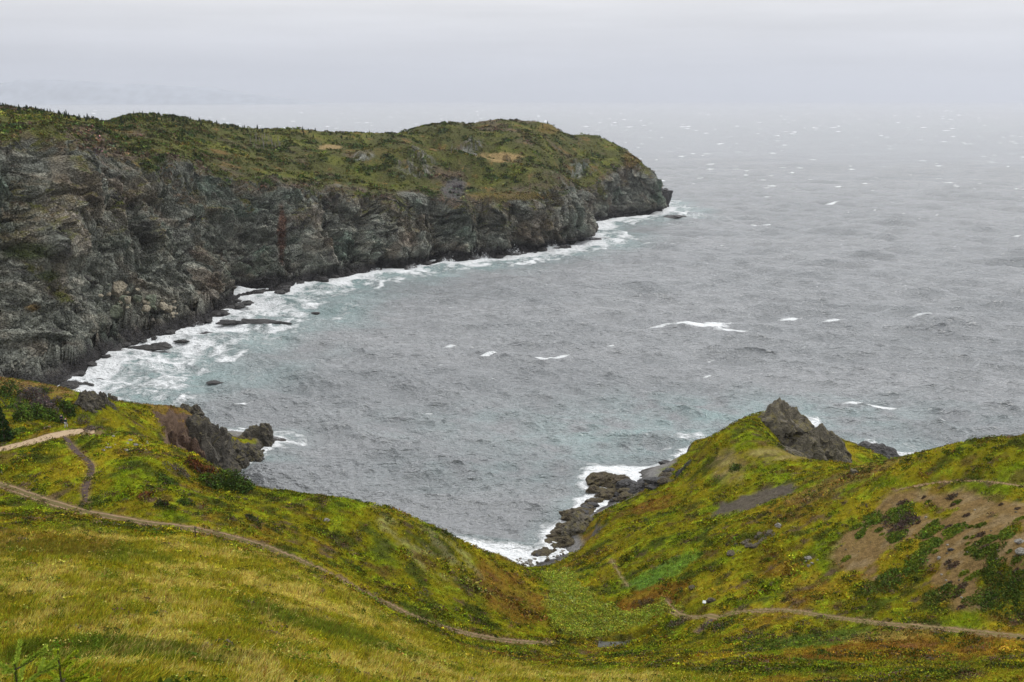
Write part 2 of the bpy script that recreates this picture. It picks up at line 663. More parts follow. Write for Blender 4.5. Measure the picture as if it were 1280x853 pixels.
def ground_z(x, y):
    x = np.atleast_1d(np.asarray(x, float))
    y = np.atleast_1d(np.asarray(y, float))
    i = np.clip(np.searchsorted(GX, x) - 1, 0, len(GX) - 2)
    j = np.clip(np.searchsorted(GY, y) - 1, 0, len(GY) - 2)
    fx = np.clip((x - GX[i]) / (GX[i + 1] - GX[i]), 0, 1)
    fy = np.clip((y - GY[j]) / (GY[j + 1] - GY[j]), 0, 1)
    return (GZ[j, i] * (1 - fx) + GZ[j, i + 1] * fx) * (1 - fy) + (GZ[j + 1, i] * (1 - fx) + GZ[j + 1, i + 1] * fx) * fy


def grid_sample(A, x, y):
    i = np.clip(np.searchsorted(GX, x) - 1, 0, len(GX) - 2)
    j = np.clip(np.searchsorted(GY, y) - 1, 0, len(GY) - 2)
    return A[j, i]


def hit(u, v):
    """first point of the ground (or the sea) along a line of sight"""
    d = ray(u, v)
    t = np.arange(6, 420, 0.2)
    p = np.array([0, 0, CAMZ]) + d * t[:, None]
    g = np.maximum(ground_z(p[:, 0], p[:, 1]), 0.0)
    k = np.argmax(p[:, 2] < g)
    return np.array([p[k, 0], p[k, 1], g[k]])

# ---- paths: worn into the ground, then laid as ribbons -------------------------
def smooth_line(pts, step=1.0, it=3):
    p = np.array(pts, float)
    seg = np.linalg.norm(np.diff(p[:, :2], axis=0), axis=1)
    s = np.concatenate([[0], np.cumsum(seg)])
    n = max(4, int(s[-1] / step))
    q = np.linspace(0, s[-1], n)
    r = np.stack([np.interp(q, s, p[:, k]) for k in range(p.shape[1])], 1)
    for _ in range(it):
        r[1:-1] = 0.25 * r[:-2] + 0.5 * r[1:-1] + 0.25 * r[2:]
    return r


def line_dist(x, y, pl):
    """distance to an open polyline and the index of the nearest vertex"""
    best = np.full(x.shape, 1e18)
    idx = np.zeros(x.shape, int)
    for k in range(len(pl)):
        d = (x - pl[k, 0]) ** 2 + (y - pl[k, 1]) ** 2
        m = d < best
        best = np.where(m, d, best)
        idx = np.where(m, k, idx)
    return np.sqrt(best), idx


PATHS = {
    'cart_track': ([(-40, 598), (0, 605), (60, 626), (110, 641), (180, 652), (240, 660), (300, 673), (350, 689), (400, 711), (440, 732),
                    (480, 753), (520, 772), (560, 786), (610, 797), (650, 802), (685, 804)], 1.7),
    'gravel_path': ([(-30, 566), (0, 561), (30, 554), (55, 547), (82, 539), (100, 538), (116, 541)], 3.0),
    'bare_earth_path': ([(80, 545), (95, 564), (110, 575), (118, 584), (109, 598), (104, 611), (108, 628)], 0.9),
    'hillside_track': ([(832, 750), (838, 762), (850, 771), (880, 772), (915, 766), (960, 761), (1000, 764), (1040, 771), (1100, 778), (1180, 786), (1280, 796), (1330, 802)], 1.6),
    'side_path': ([(893, 771), (884, 780), (872, 789)], 0.9),
    'ridge_path': ([(1120, 612), (1160, 603), (1200, 600), (1240, 601), (1285, 608)], 0.8),
    'slope_path': ([(764, 698), (770, 710), (776, 720), (784, 731)], 0.4),
}
PATHW = {}
for k, (px, w) in PATHS.items():
    pl = smooth_line([hit(u, v) for u, v in px], 0.8, 6)
    z = pl[:, 2]
    for _ in range(10):
        z[1:-1] = 0.25 * z[:-2] + 0.5 * z[1:-1] + 0.25 * z[2:]
    PATHW[k] = (pl, w)
    x0, x1 = pl[:, 0].min() - 6, pl[:, 0].max() + 6
    y0, y1 = pl[:, 1].min() - 6, pl[:, 1].max() + 6
    i0, i1 = np.searchsorted(GX, (x0, x1))
    j0, j1 = np.searchsorted(GY, (y0, y1))
    d, ix = line_dist(gx[j0:j1, i0:i1], gy[j0:j1, i0:i1], pl)
    m = 1 - sstep(w * 0.55, w * 0.55 + 1.6, d)
    GZ[j0:j1, i0:i1] = GZ[j0:j1, i0:i1] * (1 - m) + (z[ix] - 0.16) * m

# the little stream and its pool in the valley floor
STREAM = smooth_line([hit(u, v) for u, v in ((800, 792), (778, 800), (762, 803), (748, 804))], 0.5, 2)
i0, i1 = np.searchsorted(GX, (STREAM[:, 0].min() - 4, STREAM[:, 0].max() + 4))
j0, j1 = np.searchsorted(GY, (STREAM[:, 1].min() - 4, STREAM[:, 1].max() + 4))
d, ix = line_dist(gx[j0:j1, i0:i1], gy[j0:j1, i0:i1], STREAM)
STREAM_Z = STREAM[:, 2].min() - 0.15
m = 1 - sstep(0.7, 2.2, d)
GZ[j0:j1, i0:i1] = GZ[j0:j1, i0:i1] * (1 - m) + (STREAM_Z - 0.25) * m

# ---- what grows where (albedo only) --------------------------------------------
gyx = np.gradient(GZ, axis=0) / np.gradient(GY)[:, None]
gxx = np.gradient(GZ, axis=1) / np.gradient(GX)[None, :]
GSL = np.sqrt(gxx ** 2 + gyx ** 2)


def blob(px, rx, ry, seed=0, rag=0.5, x=None, y=None):
    """soft ragged patch on the ground around the spot seen at px; radii in metres"""
    c = hit(*px)
    X = gx if x is None else x
    Y = gy if y is None else y
    d = np.sqrt(((X - c[0]) / rx) ** 2 + ((Y - c[1]) / ry) ** 2)
    d = d + rag * fbm2(X, Y, 0.45 * min(rx, ry) + 1.2, 4, 20 + seed)
    return 1 - sstep(0.75, 1.1, d)


def poly_mask(px, soft=1.2, rag=1.4, seed=0):
    w = np.array([hit(u, v)[:2] for u, v in px])
    pl = np.concatenate([w, np.zeros((len(w), 2))], 1)
    d, _, _ = coast_query(gx, gy, pl)
    d = d + rag * fbm2(gx, gy, 5, 4, 60 + seed) * 2
    return sstep(-soft, soft, d)


sh = gx.shape
f = lambda a: a.ravel()
n1 = f(fbm2(gx, gy, 22, 4, 31))
n2 = f(fbm2(gx, gy, 9, 4, 32))
n3 = f(fbm2(gx * 0.8, gy * 1.3, 5, 4, 33))
n4 = f(fbm2(gx, gy * 1.4, 3.2, 4, 34))
n5 = f(fbm2(gx, gy, 14, 4, 35))
T = np.tile(np.array([0.140, 0.128, 0.007]), (gx.size, 1))
T = mixc(T, (0.235, 0.185, 0.012), sstep(-0.05, 0.35, n1))
T = mixc(T, (0.115, 0.150, 0.007), sstep(0.0, 0.30, n2))
T = mixc(T, (0.190, 0.225, 0.012), sstep(0.08, 0.36, n4) * 0.85)
T = mixc(T, (0.165, 0.085, 0.014), sstep(0.12, 0.42, n5 + 0.35 * n3) * 0.65)
T = mixc(T, (0.040, 0.052, 0.010), sstep(0.09, 0.33, n3 - 0.25 * n1) * 0.85)
T = mixc(T, (0.075, 0.045, 0.018), sstep(0.18, 0.40, -n3 + 0.3 * n2) * 0.7)
T = mixc(T, (0.088, 0.058, 0.040), sstep(0.26, 0.44, -n4 + 0.3 * n5) * 0.8)

T = T * 0.92
MEADOW = f(np.maximum.reduce([blob((200, 730), 26, 34, 1, 0.35), blob((380, 770), 24, 26, 2, 0.35), blob((100, 800), 26, 26, 3, 0.3),
                              blob((560, 835), 26, 20, 4, 0.3)]))
m1 = f(fbm2(gx, gy, 8, 4, 41))
m2 = f(fbm2(gx, gy, 2.5, 4, 42))
STRAW = MEADOW * sstep(-0.22, 0.28, m1 + 0.7 * m2 - 0.10)
T = mixc(T, (0.25, 0.225, 0.014), MEADOW * 0.65)
T = mixc(T, (0.50, 0.375, 0.085), STRAW * 0.70)
T = mixc(T, (0.055, 0.085, 0.008), f(blob((150, 815), 7, 5, 5, .6)) * 0.85)
T = mixc(T, (0.070, 0.100, 0.010), f(blob((420, 790), 9, 6, 6, .6)) * 0.75)
T = mixc(T, (0.075, 0.110, 0.010), f(blob((90, 690), 9, 5, 7, .6)) * 0.7)
T = mixc(T, (0.150, 0.085, 0.014), f(blob((20, 680), 12, 8, 8, .6)) * 0.5)
# rank green herbage in the valley floor
GULLY = f(np.maximum.reduce([blob((700, 726), 3, 9, 11, .9), blob((716, 752), 4.5, 7, 12, .9), blob((738, 782), 5.5, 5, 10, .9), blob((800, 774), 7, 2.5, 13, .9)]))
T = mixc(T, (0.23, 0.25, 0.035), GULLY * 0.7)
T = mixc(T, (0.135, 0.055, 0.012), f(blob((808, 752), 6, 4.5, 14, .6)) * 0.7)
T = mixc(T, (0.085, 0.160, 0.022), f(blob((830, 715), 6.5, 3.2, 15, .5)) * 0.75)
T = mixc(T, (0.120, 0.052, 0.014), f(blob((815, 632), 5, 4, 16, .6)) * 0.7)
T = mixc(T, (0.190, 0.075, 0.014), f(blob((1130, 815), 16, 7, 17, .7)) * 0.5)
T = mixc(T, (0.250, 0.180, 0.045), f(blob((1105, 795), 6, 2.5, 18, .7)) * 0.7)
T = mixc(T, (0.052, 0.085, 0.016), f(blob((1010, 800), 8, 4, 19, .6)) * 0.7)
T = mixc(T, (0.120, 0.075, 0.035), f(blob((1060, 595), 10, 6, 21, .6)) * 0.6)
T = mixc(T, (0.125, 0.058, 0.014), f(blob((640, 745), 6, 9, 22, .6)) * 0.65)
T = mixc(T, (0.200, 0.170, 0.095), f(blob((545, 690), 9, 7, 23, .8)) * sstep(0.0, 0.35, n4 + 0.1) * .45)
T = mixc(T, (0.180, 0.105, 0.045), f(blob((30, 482), 10, 7, 24, .6)) * 0.7)
# bare soil on the right-hand slope
SOIL = f(np.maximum(poly_mask([(1035, 700), (1070, 650), (1120, 615), (1200, 612), (1300, 635), (1300, 720), (1230, 765), (1195, 765), (1170, 735), (1090, 725)], 1.0, 1.0, 1), 0))
isl = f(fbm2(gx, gy, 6, 4, 44))
SOIL = SOIL * (1 - sstep(0.13, 0.22, isl))
T = mixc(T, (0.150, 0.098, 0.042), SOIL * 0.95)
T = mixc(T, (0.190, 0.140, 0.075), SOIL * sstep(0.05, 0.3, n4) * 0.7)
GRAV = f(np.maximum(blob((945, 624), 7.5, 4.6, 25, .65), blob((985, 590), 4, 3, 26, .5) * 0.0))
T = mixc(T, (0.078, 0.066, 0.055), GRAV * 0.95)
KNB = f(np.maximum(blob((910, 585), 3.0, 7.0, 27, .5), blob((985, 568), 8, 4, 28, .5)))
T = mixc(T, (0.190, 0.130, 0.075), KNB * 0.6 * (.4 + .6 * sstep(-.1, .25, n4)))
# rock where it is steep or washed by the sea
ROCKM = np.clip(sstep(1.0, 1.6, f(GSL) + 0.5 * n4) * sstep(-4, 3, f(steep) * 10 - 3) + f(steep) * sstep(0.85, 1.25, f(GSL) + 0.4 * n3), 0, 1)
BEACHM = (1 - sstep(2.0, 3.2, f(GZ) + 1.2 * n2)) * (1 - sstep(0.7, 1.3, f(GSL)))
ROCKM = np.maximum(ROCKM, (1 - sstep(1.4, 2.8, f(GZ) + 2.5 * n3)))
rk = mixc(np.tile(np.array([0.105, 0.095, 0.082]), (gx.size, 1)), (0.17, 0.14, 0.10), sstep(0, 0.4, n3))
rk = mixc(rk, (0.055, 0.052, 0.050), sstep(0.0, 0.35, n4))
T = T * (1 - ROCKM[:, None]) + rk * ROCKM[:, None]
red = (1 - sstep(12, 17, np.hypot(f(gx) + 73, f(gy) - 207) + 2.5 * n3)) * ROCKM
T = mixc(T, (0.115, 0.073, 0.050), red * 0.8)
T = mixc(T, (0.150, 0.085, 0.030), f(blob((215, 512), 9, 12, 33, .6)) * (1 - ROCKM) * .65)
T = mixc(T, (0.165, 0.160, 0.155), BEACHM * 0.9)
T = mixc(T, (0.045, 0.042, 0.040), (1 - sstep(0.5, 1.4, f(GZ) + 0.8 * n4)) * 0.8)
BARE = np.clip(ROCKM + SOIL + GRAV * 1.2 + BEACHM + KNB * 0.8, 0, 1)
for k, (pl, w) in PATHW.items():
    dd, _ = line_dist(gx, gy, pl[::2]) if len(pl) > 200 else line_dist(gx, gy, pl)
    mm = 1 - sstep(w * 0.42, w * 0.42 + 0.5, f(dd) + 0.35 * n4)
    BARE = np.maximum(BARE, 1 - sstep(w * 0.30, w * 0.30 + 0.30, f(dd) + 0.3 * n4))
    T = mixc(T, (0.14, 0.095, 0.055), mm * 0.85)
TINT = T.reshape(gx.shape + (3,))
BAREG = BARE.reshape(gx.shape)
MEADG = MEADOW.reshape(gx.shape)
STRAWG = STRAW.reshape(gx.shape)
GULLYG = GULLY.reshape(gx.shape)

GROUND = mat_ground()
me = new_mesh('ground', np.stack([gx.ravel(), gy.ravel(), GZ.ravel()], 1), quads=grid_quads(*gx.shape), attrs={'tint': T})
tag(link('ground', me, GROUND), kind='structure')


def path_mat(name, a, b):
    m = NT(name)
    n1 = m.noise(0.9, 5, 0.65)
    n2 = m.noise(7, 4, 0.6)
    rut = m.attr('rut').outputs['Fac']
    c = m.mix(m.rng(m.math('ADD', rut, m.math('MULTIPLY', m.math('SUBTRACT', n1, 0.5), 1.1)), 0.3, 0.7, 0, 1), a, b)
    c = m.mix(1.0, c, m.rng(n2, 0.25, 0.75, 0.75, 1.25), 'MULTIPLY')
    m.l(c, m.b.inputs['Base Color'])
    m.b.inputs['Roughness'].default_value = 0.95
    m.bump(m.math('ADD', n1, m.math('MULTIPLY', n2, 0.4)), 0.6, 0.12)
    return m.m


PM = {'cart_track': path_mat('trodden_earth', (0.215, 0.140, 0.085), (0.095, 0.075, 0.025)),
      'gravel_path': path_mat('tan_gravel', (0.34, 0.25, 0.155), (0.28, 0.20, 0.115)),
      'bare_earth_path': path_mat('dark_peat', (0.060, 0.040, 0.034), (0.085, 0.052, 0.038)),
      'hillside_track': path_mat('trodden_clay', (0.21, 0.135, 0.075), (0.12, 0.095, 0.030))}
PM['side_path'] = PM['bare_earth_path']
PM['ridge_path'] = PM['hillside_track']
PM['slope_path'] = path_mat('faint_trod', (0.17, 0.135, 0.055), (0.13, 0.12, 0.025))
for k, (pl, w) in PATHW.items():
    pl = smooth_line(pl[:, :2], 0.3, 4)
    tng = np.gradient(pl, axis=0)
    tng /= np.linalg.norm(tng, axis=1)[:, None]
    nr = np.stack([-tng[:, 1], tng[:, 0]], 1)
    q = np.linspace(-1, 1, 11)
    wv = w * 0.5 * (1 + 0.45 * fbm2(pl[:, 0], pl[:, 1], 3.5, 4, 71))
    taper = np.minimum(1, np.minimum(np.arange(len(pl)), np.arange(len(pl))[::-1]) * 0.12 + 0.25)
    wv = wv * taper
    X = pl[:, None, 0] + nr[:, None, 0] * q[None] * wv[:, None]
    Y = pl[:, None, 1] + nr[:, None, 1] * q[None] * wv[:, None]
    rut = np.abs(q)[None] * np.ones_like(X)
    rut = np.clip(1 - np.abs(rut - 0.55) / 0.3, 0, 1) if k == 'cart_track' or k == 'hillside_track' else 1 - np.clip(rut, 0, 1) ** 3
    Z = ground_z(X.ravel(), Y.ravel()).reshape(X.shape) + 0.06 - 0.05 * rut - 0.09 * (np.abs(q)[None] > 0.95)
    me = new_mesh(k, np.stack([X.ravel(), Y.ravel(), Z.ravel()], 1), quads=grid_quads(*X.shape), attrs={'rut': 1 - rut.ravel()})
    tag(link(k, me, PM[k]), kind='structure')

# pool
pm = NT('pool_water')
pm.b.inputs['Base Color'].default_value = (0.05, 0.05, 0.035, 1)
pm.b.inputs['Roughness'].default_value = 0.06
q = np.linspace(-1, 1, 5)
tng = np.gradient(STREAM[:, :2], axis=0)
tng /= np.linalg.norm(tng, axis=1)[:, None]
X = STREAM[:, None, 0] - tng[:, None, 1] * q[None] * 0.9
Y = STREAM[:, None, 1] + tng[:, None, 0] * q[None] * 0.9
me = new_mesh('stream', np.stack([X.ravel(), Y.ravel(), np.full(X.size, STREAM_Z)], 1), quads=grid_quads(*X.shape))
tag(link('stream', me, pm.m), kind='structure')

# ----------------------------------------------------------------------------
# the headland across the bay: lofted from its waterline over the cliff to the far side
# ----------------------------------------------------------------------------
def lip_at(u, v, base, slope):
    """point on the line of sight that stands on a face of the given slope rising from base"""
    lo, hi = 200.0, 1100.0
    t = np.linspace(lo, hi, 3000)
    p = np.array([0, 0, CAMZ]) + ray(u, v) * t[:, None]
    h = np.linalg.norm(p[:, :2] - base[:2], axis=1)
    beyond = (p[:, :2] - base[:2]) @ (np.array([-0.75, 0.66])) > 0
    k = np.argmax(beyond & (p[:, 2] < slope * h))
    return p[k]


sw = lambda x, y: np.array([x, y, 0.0])
ST = []   # shore, lip, skyline


def station(shore, lip, skyp):
    ST.append((np.array(shore), np.array(lip), np.array(skyp)))


station(sw(-330, 215), (-372, 262, 70), (-430, 330, 84))
station(sw(-230, 262), (-275, 310, 74), (-330, 400, 85))
s_ = sea_at(20, 500)
station(s_, lip_at(-20, 185, s_, 1.15), at(-30, 131, 480))
for sp, lp, sl, kp, kt in (((85, 475), (50, 173), 1.15, (60, 140), 495), ((140, 440), (110, 190), 1.15, (112, 149), 505),
                           ((200, 420), (170, 200), 1.2, (146, 153), 545), ((262, 400), (222, 203), 1.2, (185, 143), 600),
                           ((310, 370), (285, 222), 1.2, (245, 151), 640), ((370, 357), (345, 232), 1.25, (320, 163), 665),
                           ((430, 345), (405, 238), 1.4, (390, 165), 690), ((500, 335), (470, 246), 1.6, (450, 166), 705),
                           ((560, 328), (535, 245), 1.7, (500, 168), 725), ((620, 322), (595, 252), 1.9, (545, 160), 765),
                           ((680, 312), (650, 248), 2.0, (590, 153), 800), ((735, 297), (708, 233), 2.1, (632, 151), 815)):
    s_ = sea_at(*sp)
    station(s_, lip_at(*lp, s_, sl), at(*kp, kt))
station(sw(48, 712), at(730, 238, 735), at(668, 153, 822))
s_ = sea_at(745, 277)
station(s_, lip_at(748, 226, s_, 2.2), at(695, 160, 830))
s_ = sea_at(790, 271)
station(s_, lip_at(778, 205, s_, 2.3), at(735, 168, 842))
s_ = sea_at(820, 266)
station(s_, lip_at(806, 212, s_, 3.0), at(768, 181, 850))
station(sw(127, 858), at(808, 216, 862), at(782, 189, 866))
station(sw(118, 915), (103, 903, 42), (76, 890, 56))
station(sw(60, 960), (45, 930, 55), (30, 900, 62))

NU, NF, NP, NB = 1500, 170, 130, 24
SH = np.array([s[0] for s in ST])
LP = np.array([s[1] for s in ST])
SK = np.array([s[2] for s in ST])
# spacing: follow the shore, finer where it is nearer to the eye
seg = np.linalg.norm(np.diff(SH, axis=0), axis=1) + 0.35 * np.linalg.norm(np.diff(SK, axis=0), axis=1)
dist = np.linalg.norm(SH[:, :2], axis=1)
wgt = seg / ((dist[1:] + dist[:-1]) / 2) ** 0.7
wgt[0] *= 0.3
wgt[-1] *= 0.3
wgt[-2] *= 0.5
kn = np.concatenate([[0], np.cumsum(wgt)])
kn /= kn[-1]


def hermite(K, Pp, x):
    """monotone-ish cubic through the stations"""
    n = len(K)
    d = np.diff(Pp, axis=0) / np.diff(K)[:, None]
    m = np.zeros_like(Pp)
    h = np.diff(K)
    m[1:-1] = (d[:-1] * h[1:, None] + d[1:] * h[:-1, None]) / (h[1:] + h[:-1])[:, None]
    m[0] = d[0]
    m[-1] = d[-1]
    i = np.clip(np.searchsorted(K, x) - 1, 0, n - 2)
    hh = h[i][:, None]
    t = ((x - K[i]) / h[i])[:, None]
    return ((2 * t ** 3 - 3 * t ** 2 + 1) * Pp[i] + (t ** 3 - 2 * t ** 2 + t) * hh * m[i] + (-2 * t ** 3 + 3 * t ** 2) * Pp[i + 1] + (t ** 3 - t ** 2) * hh * m[i + 1])


U = np.linspace(0, 1, NU)
cs = hermite(kn, SH, U)
cl = hermite(kn, LP, U)
ck = hermite(kn, SK, U)
# the skyline, point by point
SKYL = np.array([(-60, 130), (0, 134), (30, 137), (58, 139), (75, 143), (100, 147), (125, 152), (133, 154), (146, 152), (156, 146), (175, 142), (200, 145), (235, 149), (260, 153),
                 (300, 160), (330, 163), (380, 163), (420, 166), (450, 166), (480, 167), (520, 168), (533, 166), (541, 158), (555, 154), (575, 154), (590, 157), (605, 152), (622, 150),
                 (650, 150), (672, 152), (690, 156), (700, 163), (715, 169), (725, 168), (745, 169), (760, 176), (775, 184), (790, 191), (800, 200), (812, 216)], float)


def project(q):
    d = q - np.array([0, 0, CAMZ])
    dep = d[..., 1] * _c - d[..., 2] * _s
    upc = d[..., 1] * _s + d[..., 2] * _c
    return 640 + F * d[..., 0] / dep, 426.5 - F * upc / dep, dep


pu, pv, pd = project(ck)
vt = np.interp(pu, SKYL[:, 0], SKYL[:, 1])
on = (pu > -60) & (pu < 800) & (np.arange(NU) < NU * 0.97)
sel = np.where(on)[0]
for k in sel:
    ck[k] = at(pu[k], vt[k], pd[k])
outw = cs[:, :2] - cl[:, :2]
outw /= np.linalg.norm(outw, axis=1)[:, None] + 1e-9
rows = []
wrow = []      # 0..1 face, 1..2 top, 2..3 back, <0 below water
for k, z in ((6, -7.0), (3, -3.0)):
    p = cs.copy()
    p[:, :2] += outw * k
    p[:, 2] = z
    rows.append(p)
    wrow.append(-0.02 * k)
for s in np.linspace(0, 1, NF, endpoint=False):
    # a wave-cut foot, then the face, easing off into the turf
    ft = np.interp(U, [0, 0.15, 0.3, 0.5, 1], [0.2, 0.30, 0.28, 0.15, 0.06])[:, None]
    hz = ft * min(1, s / 0.10) + (1 - ft) * max(0, (s - 0.10) / 0.90)
    vz = 0.05 * min(1, s / 0.10) + 0.95 * max(0, (s - 0.10) / 0.90) ** 0.94
    p = cs * (1 - hz) + cl * hz
    p[:, 2] = cs[:, 2] * (1 - vz) + cl[:, 2] * vz
    rows.append(p)
    wrow.append(s)
for s in np.linspace(0, 1, NP, endpoint=False):
    p = cl * (1 - s) + ck * s
    p[:, 2] += (ck[:, 2] - cl[:, 2]) * 0.06 * math.sin(math.pi * s)
    rows.append(p)
    wrow.append(1 + s)
inw = np.array([-0.62, 0.78])
bd = np.interp(U, [0, 0.70, 0.80, 0.9, 1], [260, 190, 90, 35, 20])
for s in np.linspace(0, 1, NB):
    p = ck.copy()
    p[:, :2] += inw * (bd * s)[:, None]
    p[:, 2] = ck[:, 2] * (1 - s ** 2.2) - 6 * s ** 6 - 2.5 * math.sin(math.pi * min(1, s * 2))
    rows.append(p)
    wrow.append(2 + s)
H = np.array(rows)
wrow = np.array(wrow)
nr_, nc_ = H.shape[:2]
HN = grid_normals(H)
if HN[NF // 2, NU // 3, 1] > 0:
    HN = -HN
w2 = np.repeat(wrow[:, None], nc_, 1)
face = sstep(0.0, 0.06, w2) * (1 - sstep(0.80, 1.12, w2))
shorem = sstep(-0.1, 0.0, w2) * (1 - sstep(0.06, 0.14, w2))
topm = sstep(1.0, 1.2, w2) * (1 - sstep(2.0, 2.2, w2))
p = H.reshape(-1, 3)
# strata lean: stretch the noise along the dip
a1 = np.array([0.47, 0.62, -0.63])
a1 /= np.linalg.norm(a1)
a2 = np.cross(a1, [0.88, -0.47, 0])
a2 /= np.linalg.norm(a2)
a3 = np.cross(a1, a2)
warp = np.stack([perlin3(p / 18 + k * 9.1) for k in range(3)], 1) * 2.5
ps = np.stack([(p + warp) @ a1 * 0.72, (p + warp) @ a2 * 1.1, (p + warp) @ a3], 1)
r1 = fbm3(ps, 38, 3, 1, ridged=True)
r2 = fbm3(ps, 13, 4, 2, ridged=True)
r3 = fbm3(ps, 4.2, 3, 3, ridged=True)
big = fbm3(p, 75, 2, 4)
_, e0, id0, f0 = worley3(ps / 17.0, 3, True)
_, e1, id1, f1 = worley3(ps / 7.0, 1, True)
_, e2, id2, f2 = worley3(ps / 2.8, 2, True)
D = 7.0 * big + 4.6 * r1 + 2.8 * r2 + 0.9 * r3 + 3.4 * (id0 - 0.5) + 11 * f0 + 2.4 * (id1 - 0.5) + 6.0 * f1 + 1.2 * (id2 - 0.5) + 2.6 * f2
_, ev, idv_, fv_ = worley3(p * np.array([1, 1, .33]) / 6.5, 5, True)
D = D + (2.2 * (idv_ - .5) + 5.0 * fv_ - 1.6 * (1 - sstep(0.0, .22, ev))) * np.tile(np.interp(U, [0, .4, .6, 1], [.6, .8, 1.3, 1.5]), nr_)
D = D.reshape(nr_, nc_)
# ravines, recesses and spurs of the real face: a line down the cliff, half width and depth in metres
HU, HV, _ = project(H)
for ln, hw, dep in (([(252, 222), (285, 272), (308, 325), (318, 368)], 15, -17), ([(325, 236), (350, 285), (368, 335)], 4.5, -6), ([(404, 262), (413, 300), (418, 330)], 5, -5),
                    ([(543, 262), (547, 300), (548, 322)], 6, -11), ([(640, 258), (650, 300)], 6, -6), ([(700, 226), (722, 245), (737, 280)], 8, -8),
                    ([(778, 225), (768, 262)], 6, -6), ([(20, 195), (8, 290), (-10, 400)], 10, -8), ([(138, 205), (160, 275), (178, 335)], 6, -6),
                    ([(92, 200), (112, 265), (100, 340)], 5, -5), ([(205, 250), (225, 300), (240, 360)], 5, -5), ([(455, 255), (440, 330)], 5, -5), ([(600, 262), (592, 315)], 5, -5),
                    ([(52, 180), (70, 240), (62, 310)], 12, 7), ([(228, 196), (258, 232), (285, 262)], 7, 6), ([(340, 232), (385, 300), (395, 340)], 9, 6), ([(478, 252), (490, 320)], 9, 6),
                    ([(575, 262), (585, 315)], 8, 6), ([(708, 236), (728, 290)], 8, 8), ([(625, 255), (625, 312)], 7, 5), ([(800, 222), (806, 260)], 9, 4), ([(120, 230), (135, 300), (150, 350)], 9, 5)):
    best = np.full(HU.shape, 1e9)
    for k in range(len(ln) - 1):
        (ax, ay), (bx, by) = ln[k], ln[k + 1]
        ex, ey = bx - ax, by - ay
        t = np.clip(((HU - ax) * ex + (HV - ay) * ey) / (ex * ex + ey * ey), 0, 1)
        best = np.minimum(best, np.hypot(HU - ax - t * ex, HV - ay - t * ey))
    dm = best * np.linalg.norm(H - np.array([0, 0, CAMZ]), axis=2) / F
    dm = dm + 0.35 * hw * r2.reshape(nr_, nc_)
    D += 1.35 * dep * np.exp(-(dm / hw) ** 2) * (w2 < 1.5)
lump = (5.0 * fbm3(p, 70, 2, 5) + 2.4 * fbm3(p, 24, 3, 6) + 1.1 * fbm3(p, 7, 3, 7)).reshape(nr_, nc_)
lump = lump * (0.25 + 0.75 * sstep(0.02, 0.30, 2.0 - w2)) 
plate = (2.6 * fbm3(p, 9, 4, 8, ridged=True) + 1.5 * r2 + 5 * f1).reshape(nr_, nc_)
scale = np.interp(U, [0, 0.55, 0.75, 1], [1.0, 0.9, 0.75, 0.6])[None]
# the near ridge of the headland's end, and the dip behind it with its dry meadow
for ln, hw, dep in (([(480, 200), (560, 206), (620, 213), (690, 226)], 13, 8.0), ([(545, 184), (600, 197), (650, 201), (715, 216)], 13, -8.0), ([(395, 175), (430, 184), (470, 187)], 10, -2.0),
                    ([(400, 200), (440, 196), (500, 192)], 10, 2.5), ([(565, 160), (600, 172), (670, 176)], 12, 2.5)):
    best = np.full(HU.shape, 1e9)
    for k in range(len(ln) - 1):
        (ax, ay), (bx, by) = ln[k], ln[k + 1]
        ex, ey = bx - ax, by - ay
        t = np.clip(((HU - ax) * ex + (HV - ay) * ey) / (ex * ex + ey * ey), 0, 1)
        best = np.minimum(best, np.hypot(HU - ax - t * ex, (HV - ay - t * ey) * 2.2))
    dm = best * np.linalg.norm(H - np.array([0, 0, CAMZ]), axis=2) / F
    H[..., 2] += dep * np.exp(-(dm / hw) ** 2) * sstep(0.95, 1.1, w2) * (1 - sstep(1.85, 2.0, w2))
# bare bluffs standing out of the turf
BLUFF = np.zeros(HU.shape)
for (u, v), ru, rv_, h in (((518, 214), 24, 11, 7), ((590, 184), 14, 7, 6), ((728, 212), 22, 9, 7), ((455, 205), 14, 6, 3), ((632, 200), 10, 5, 5)):
    g = np.exp(-(((HU - u) / ru) ** 2 + ((HV - v) / rv_) ** 2)) * (w2 < 2)
    BLUFF = np.maximum(BLUFF, g)
    H[..., 2] += h * 0.45 * g * (0.9 + 1.5 * (r2 + 3 * f1).reshape(nr_, nc_))
H = H + HN * (D * face * scale)[..., None]
H[..., 2] += lump * topm + plate * shorem * 0.8
rag = (5.0 * fbm3(p, 22, 4, 9) + 2.0 * fbm3(p, 5, 3, 10)).reshape(nr_, nc_)
H[..., :2] += outw[None] * (rag * (1 - sstep(0.1, 0.3, w2)) * (w2 > -0.2))[..., None]
#@@GULLIES
HN2 = grid_normals(H)
if HN2[NF + NP // 2, NU // 3, 2] < 0:
    HN2 = -HN2
nzv = HN2[..., 2].ravel()
wv = w2.ravel()
hz_ = H[..., 2].ravel()
p = H.reshape(-1, 3)
k1 = fbm3(p, 30, 4, 21)
k2 = fbm3(p, 11, 4, 22)
k3 = fbm3(ps, 6, 4, 23)
k4 = fbm3(p, 50, 3, 24)
k5 = fbm3(ps, 2.4, 3, 25)
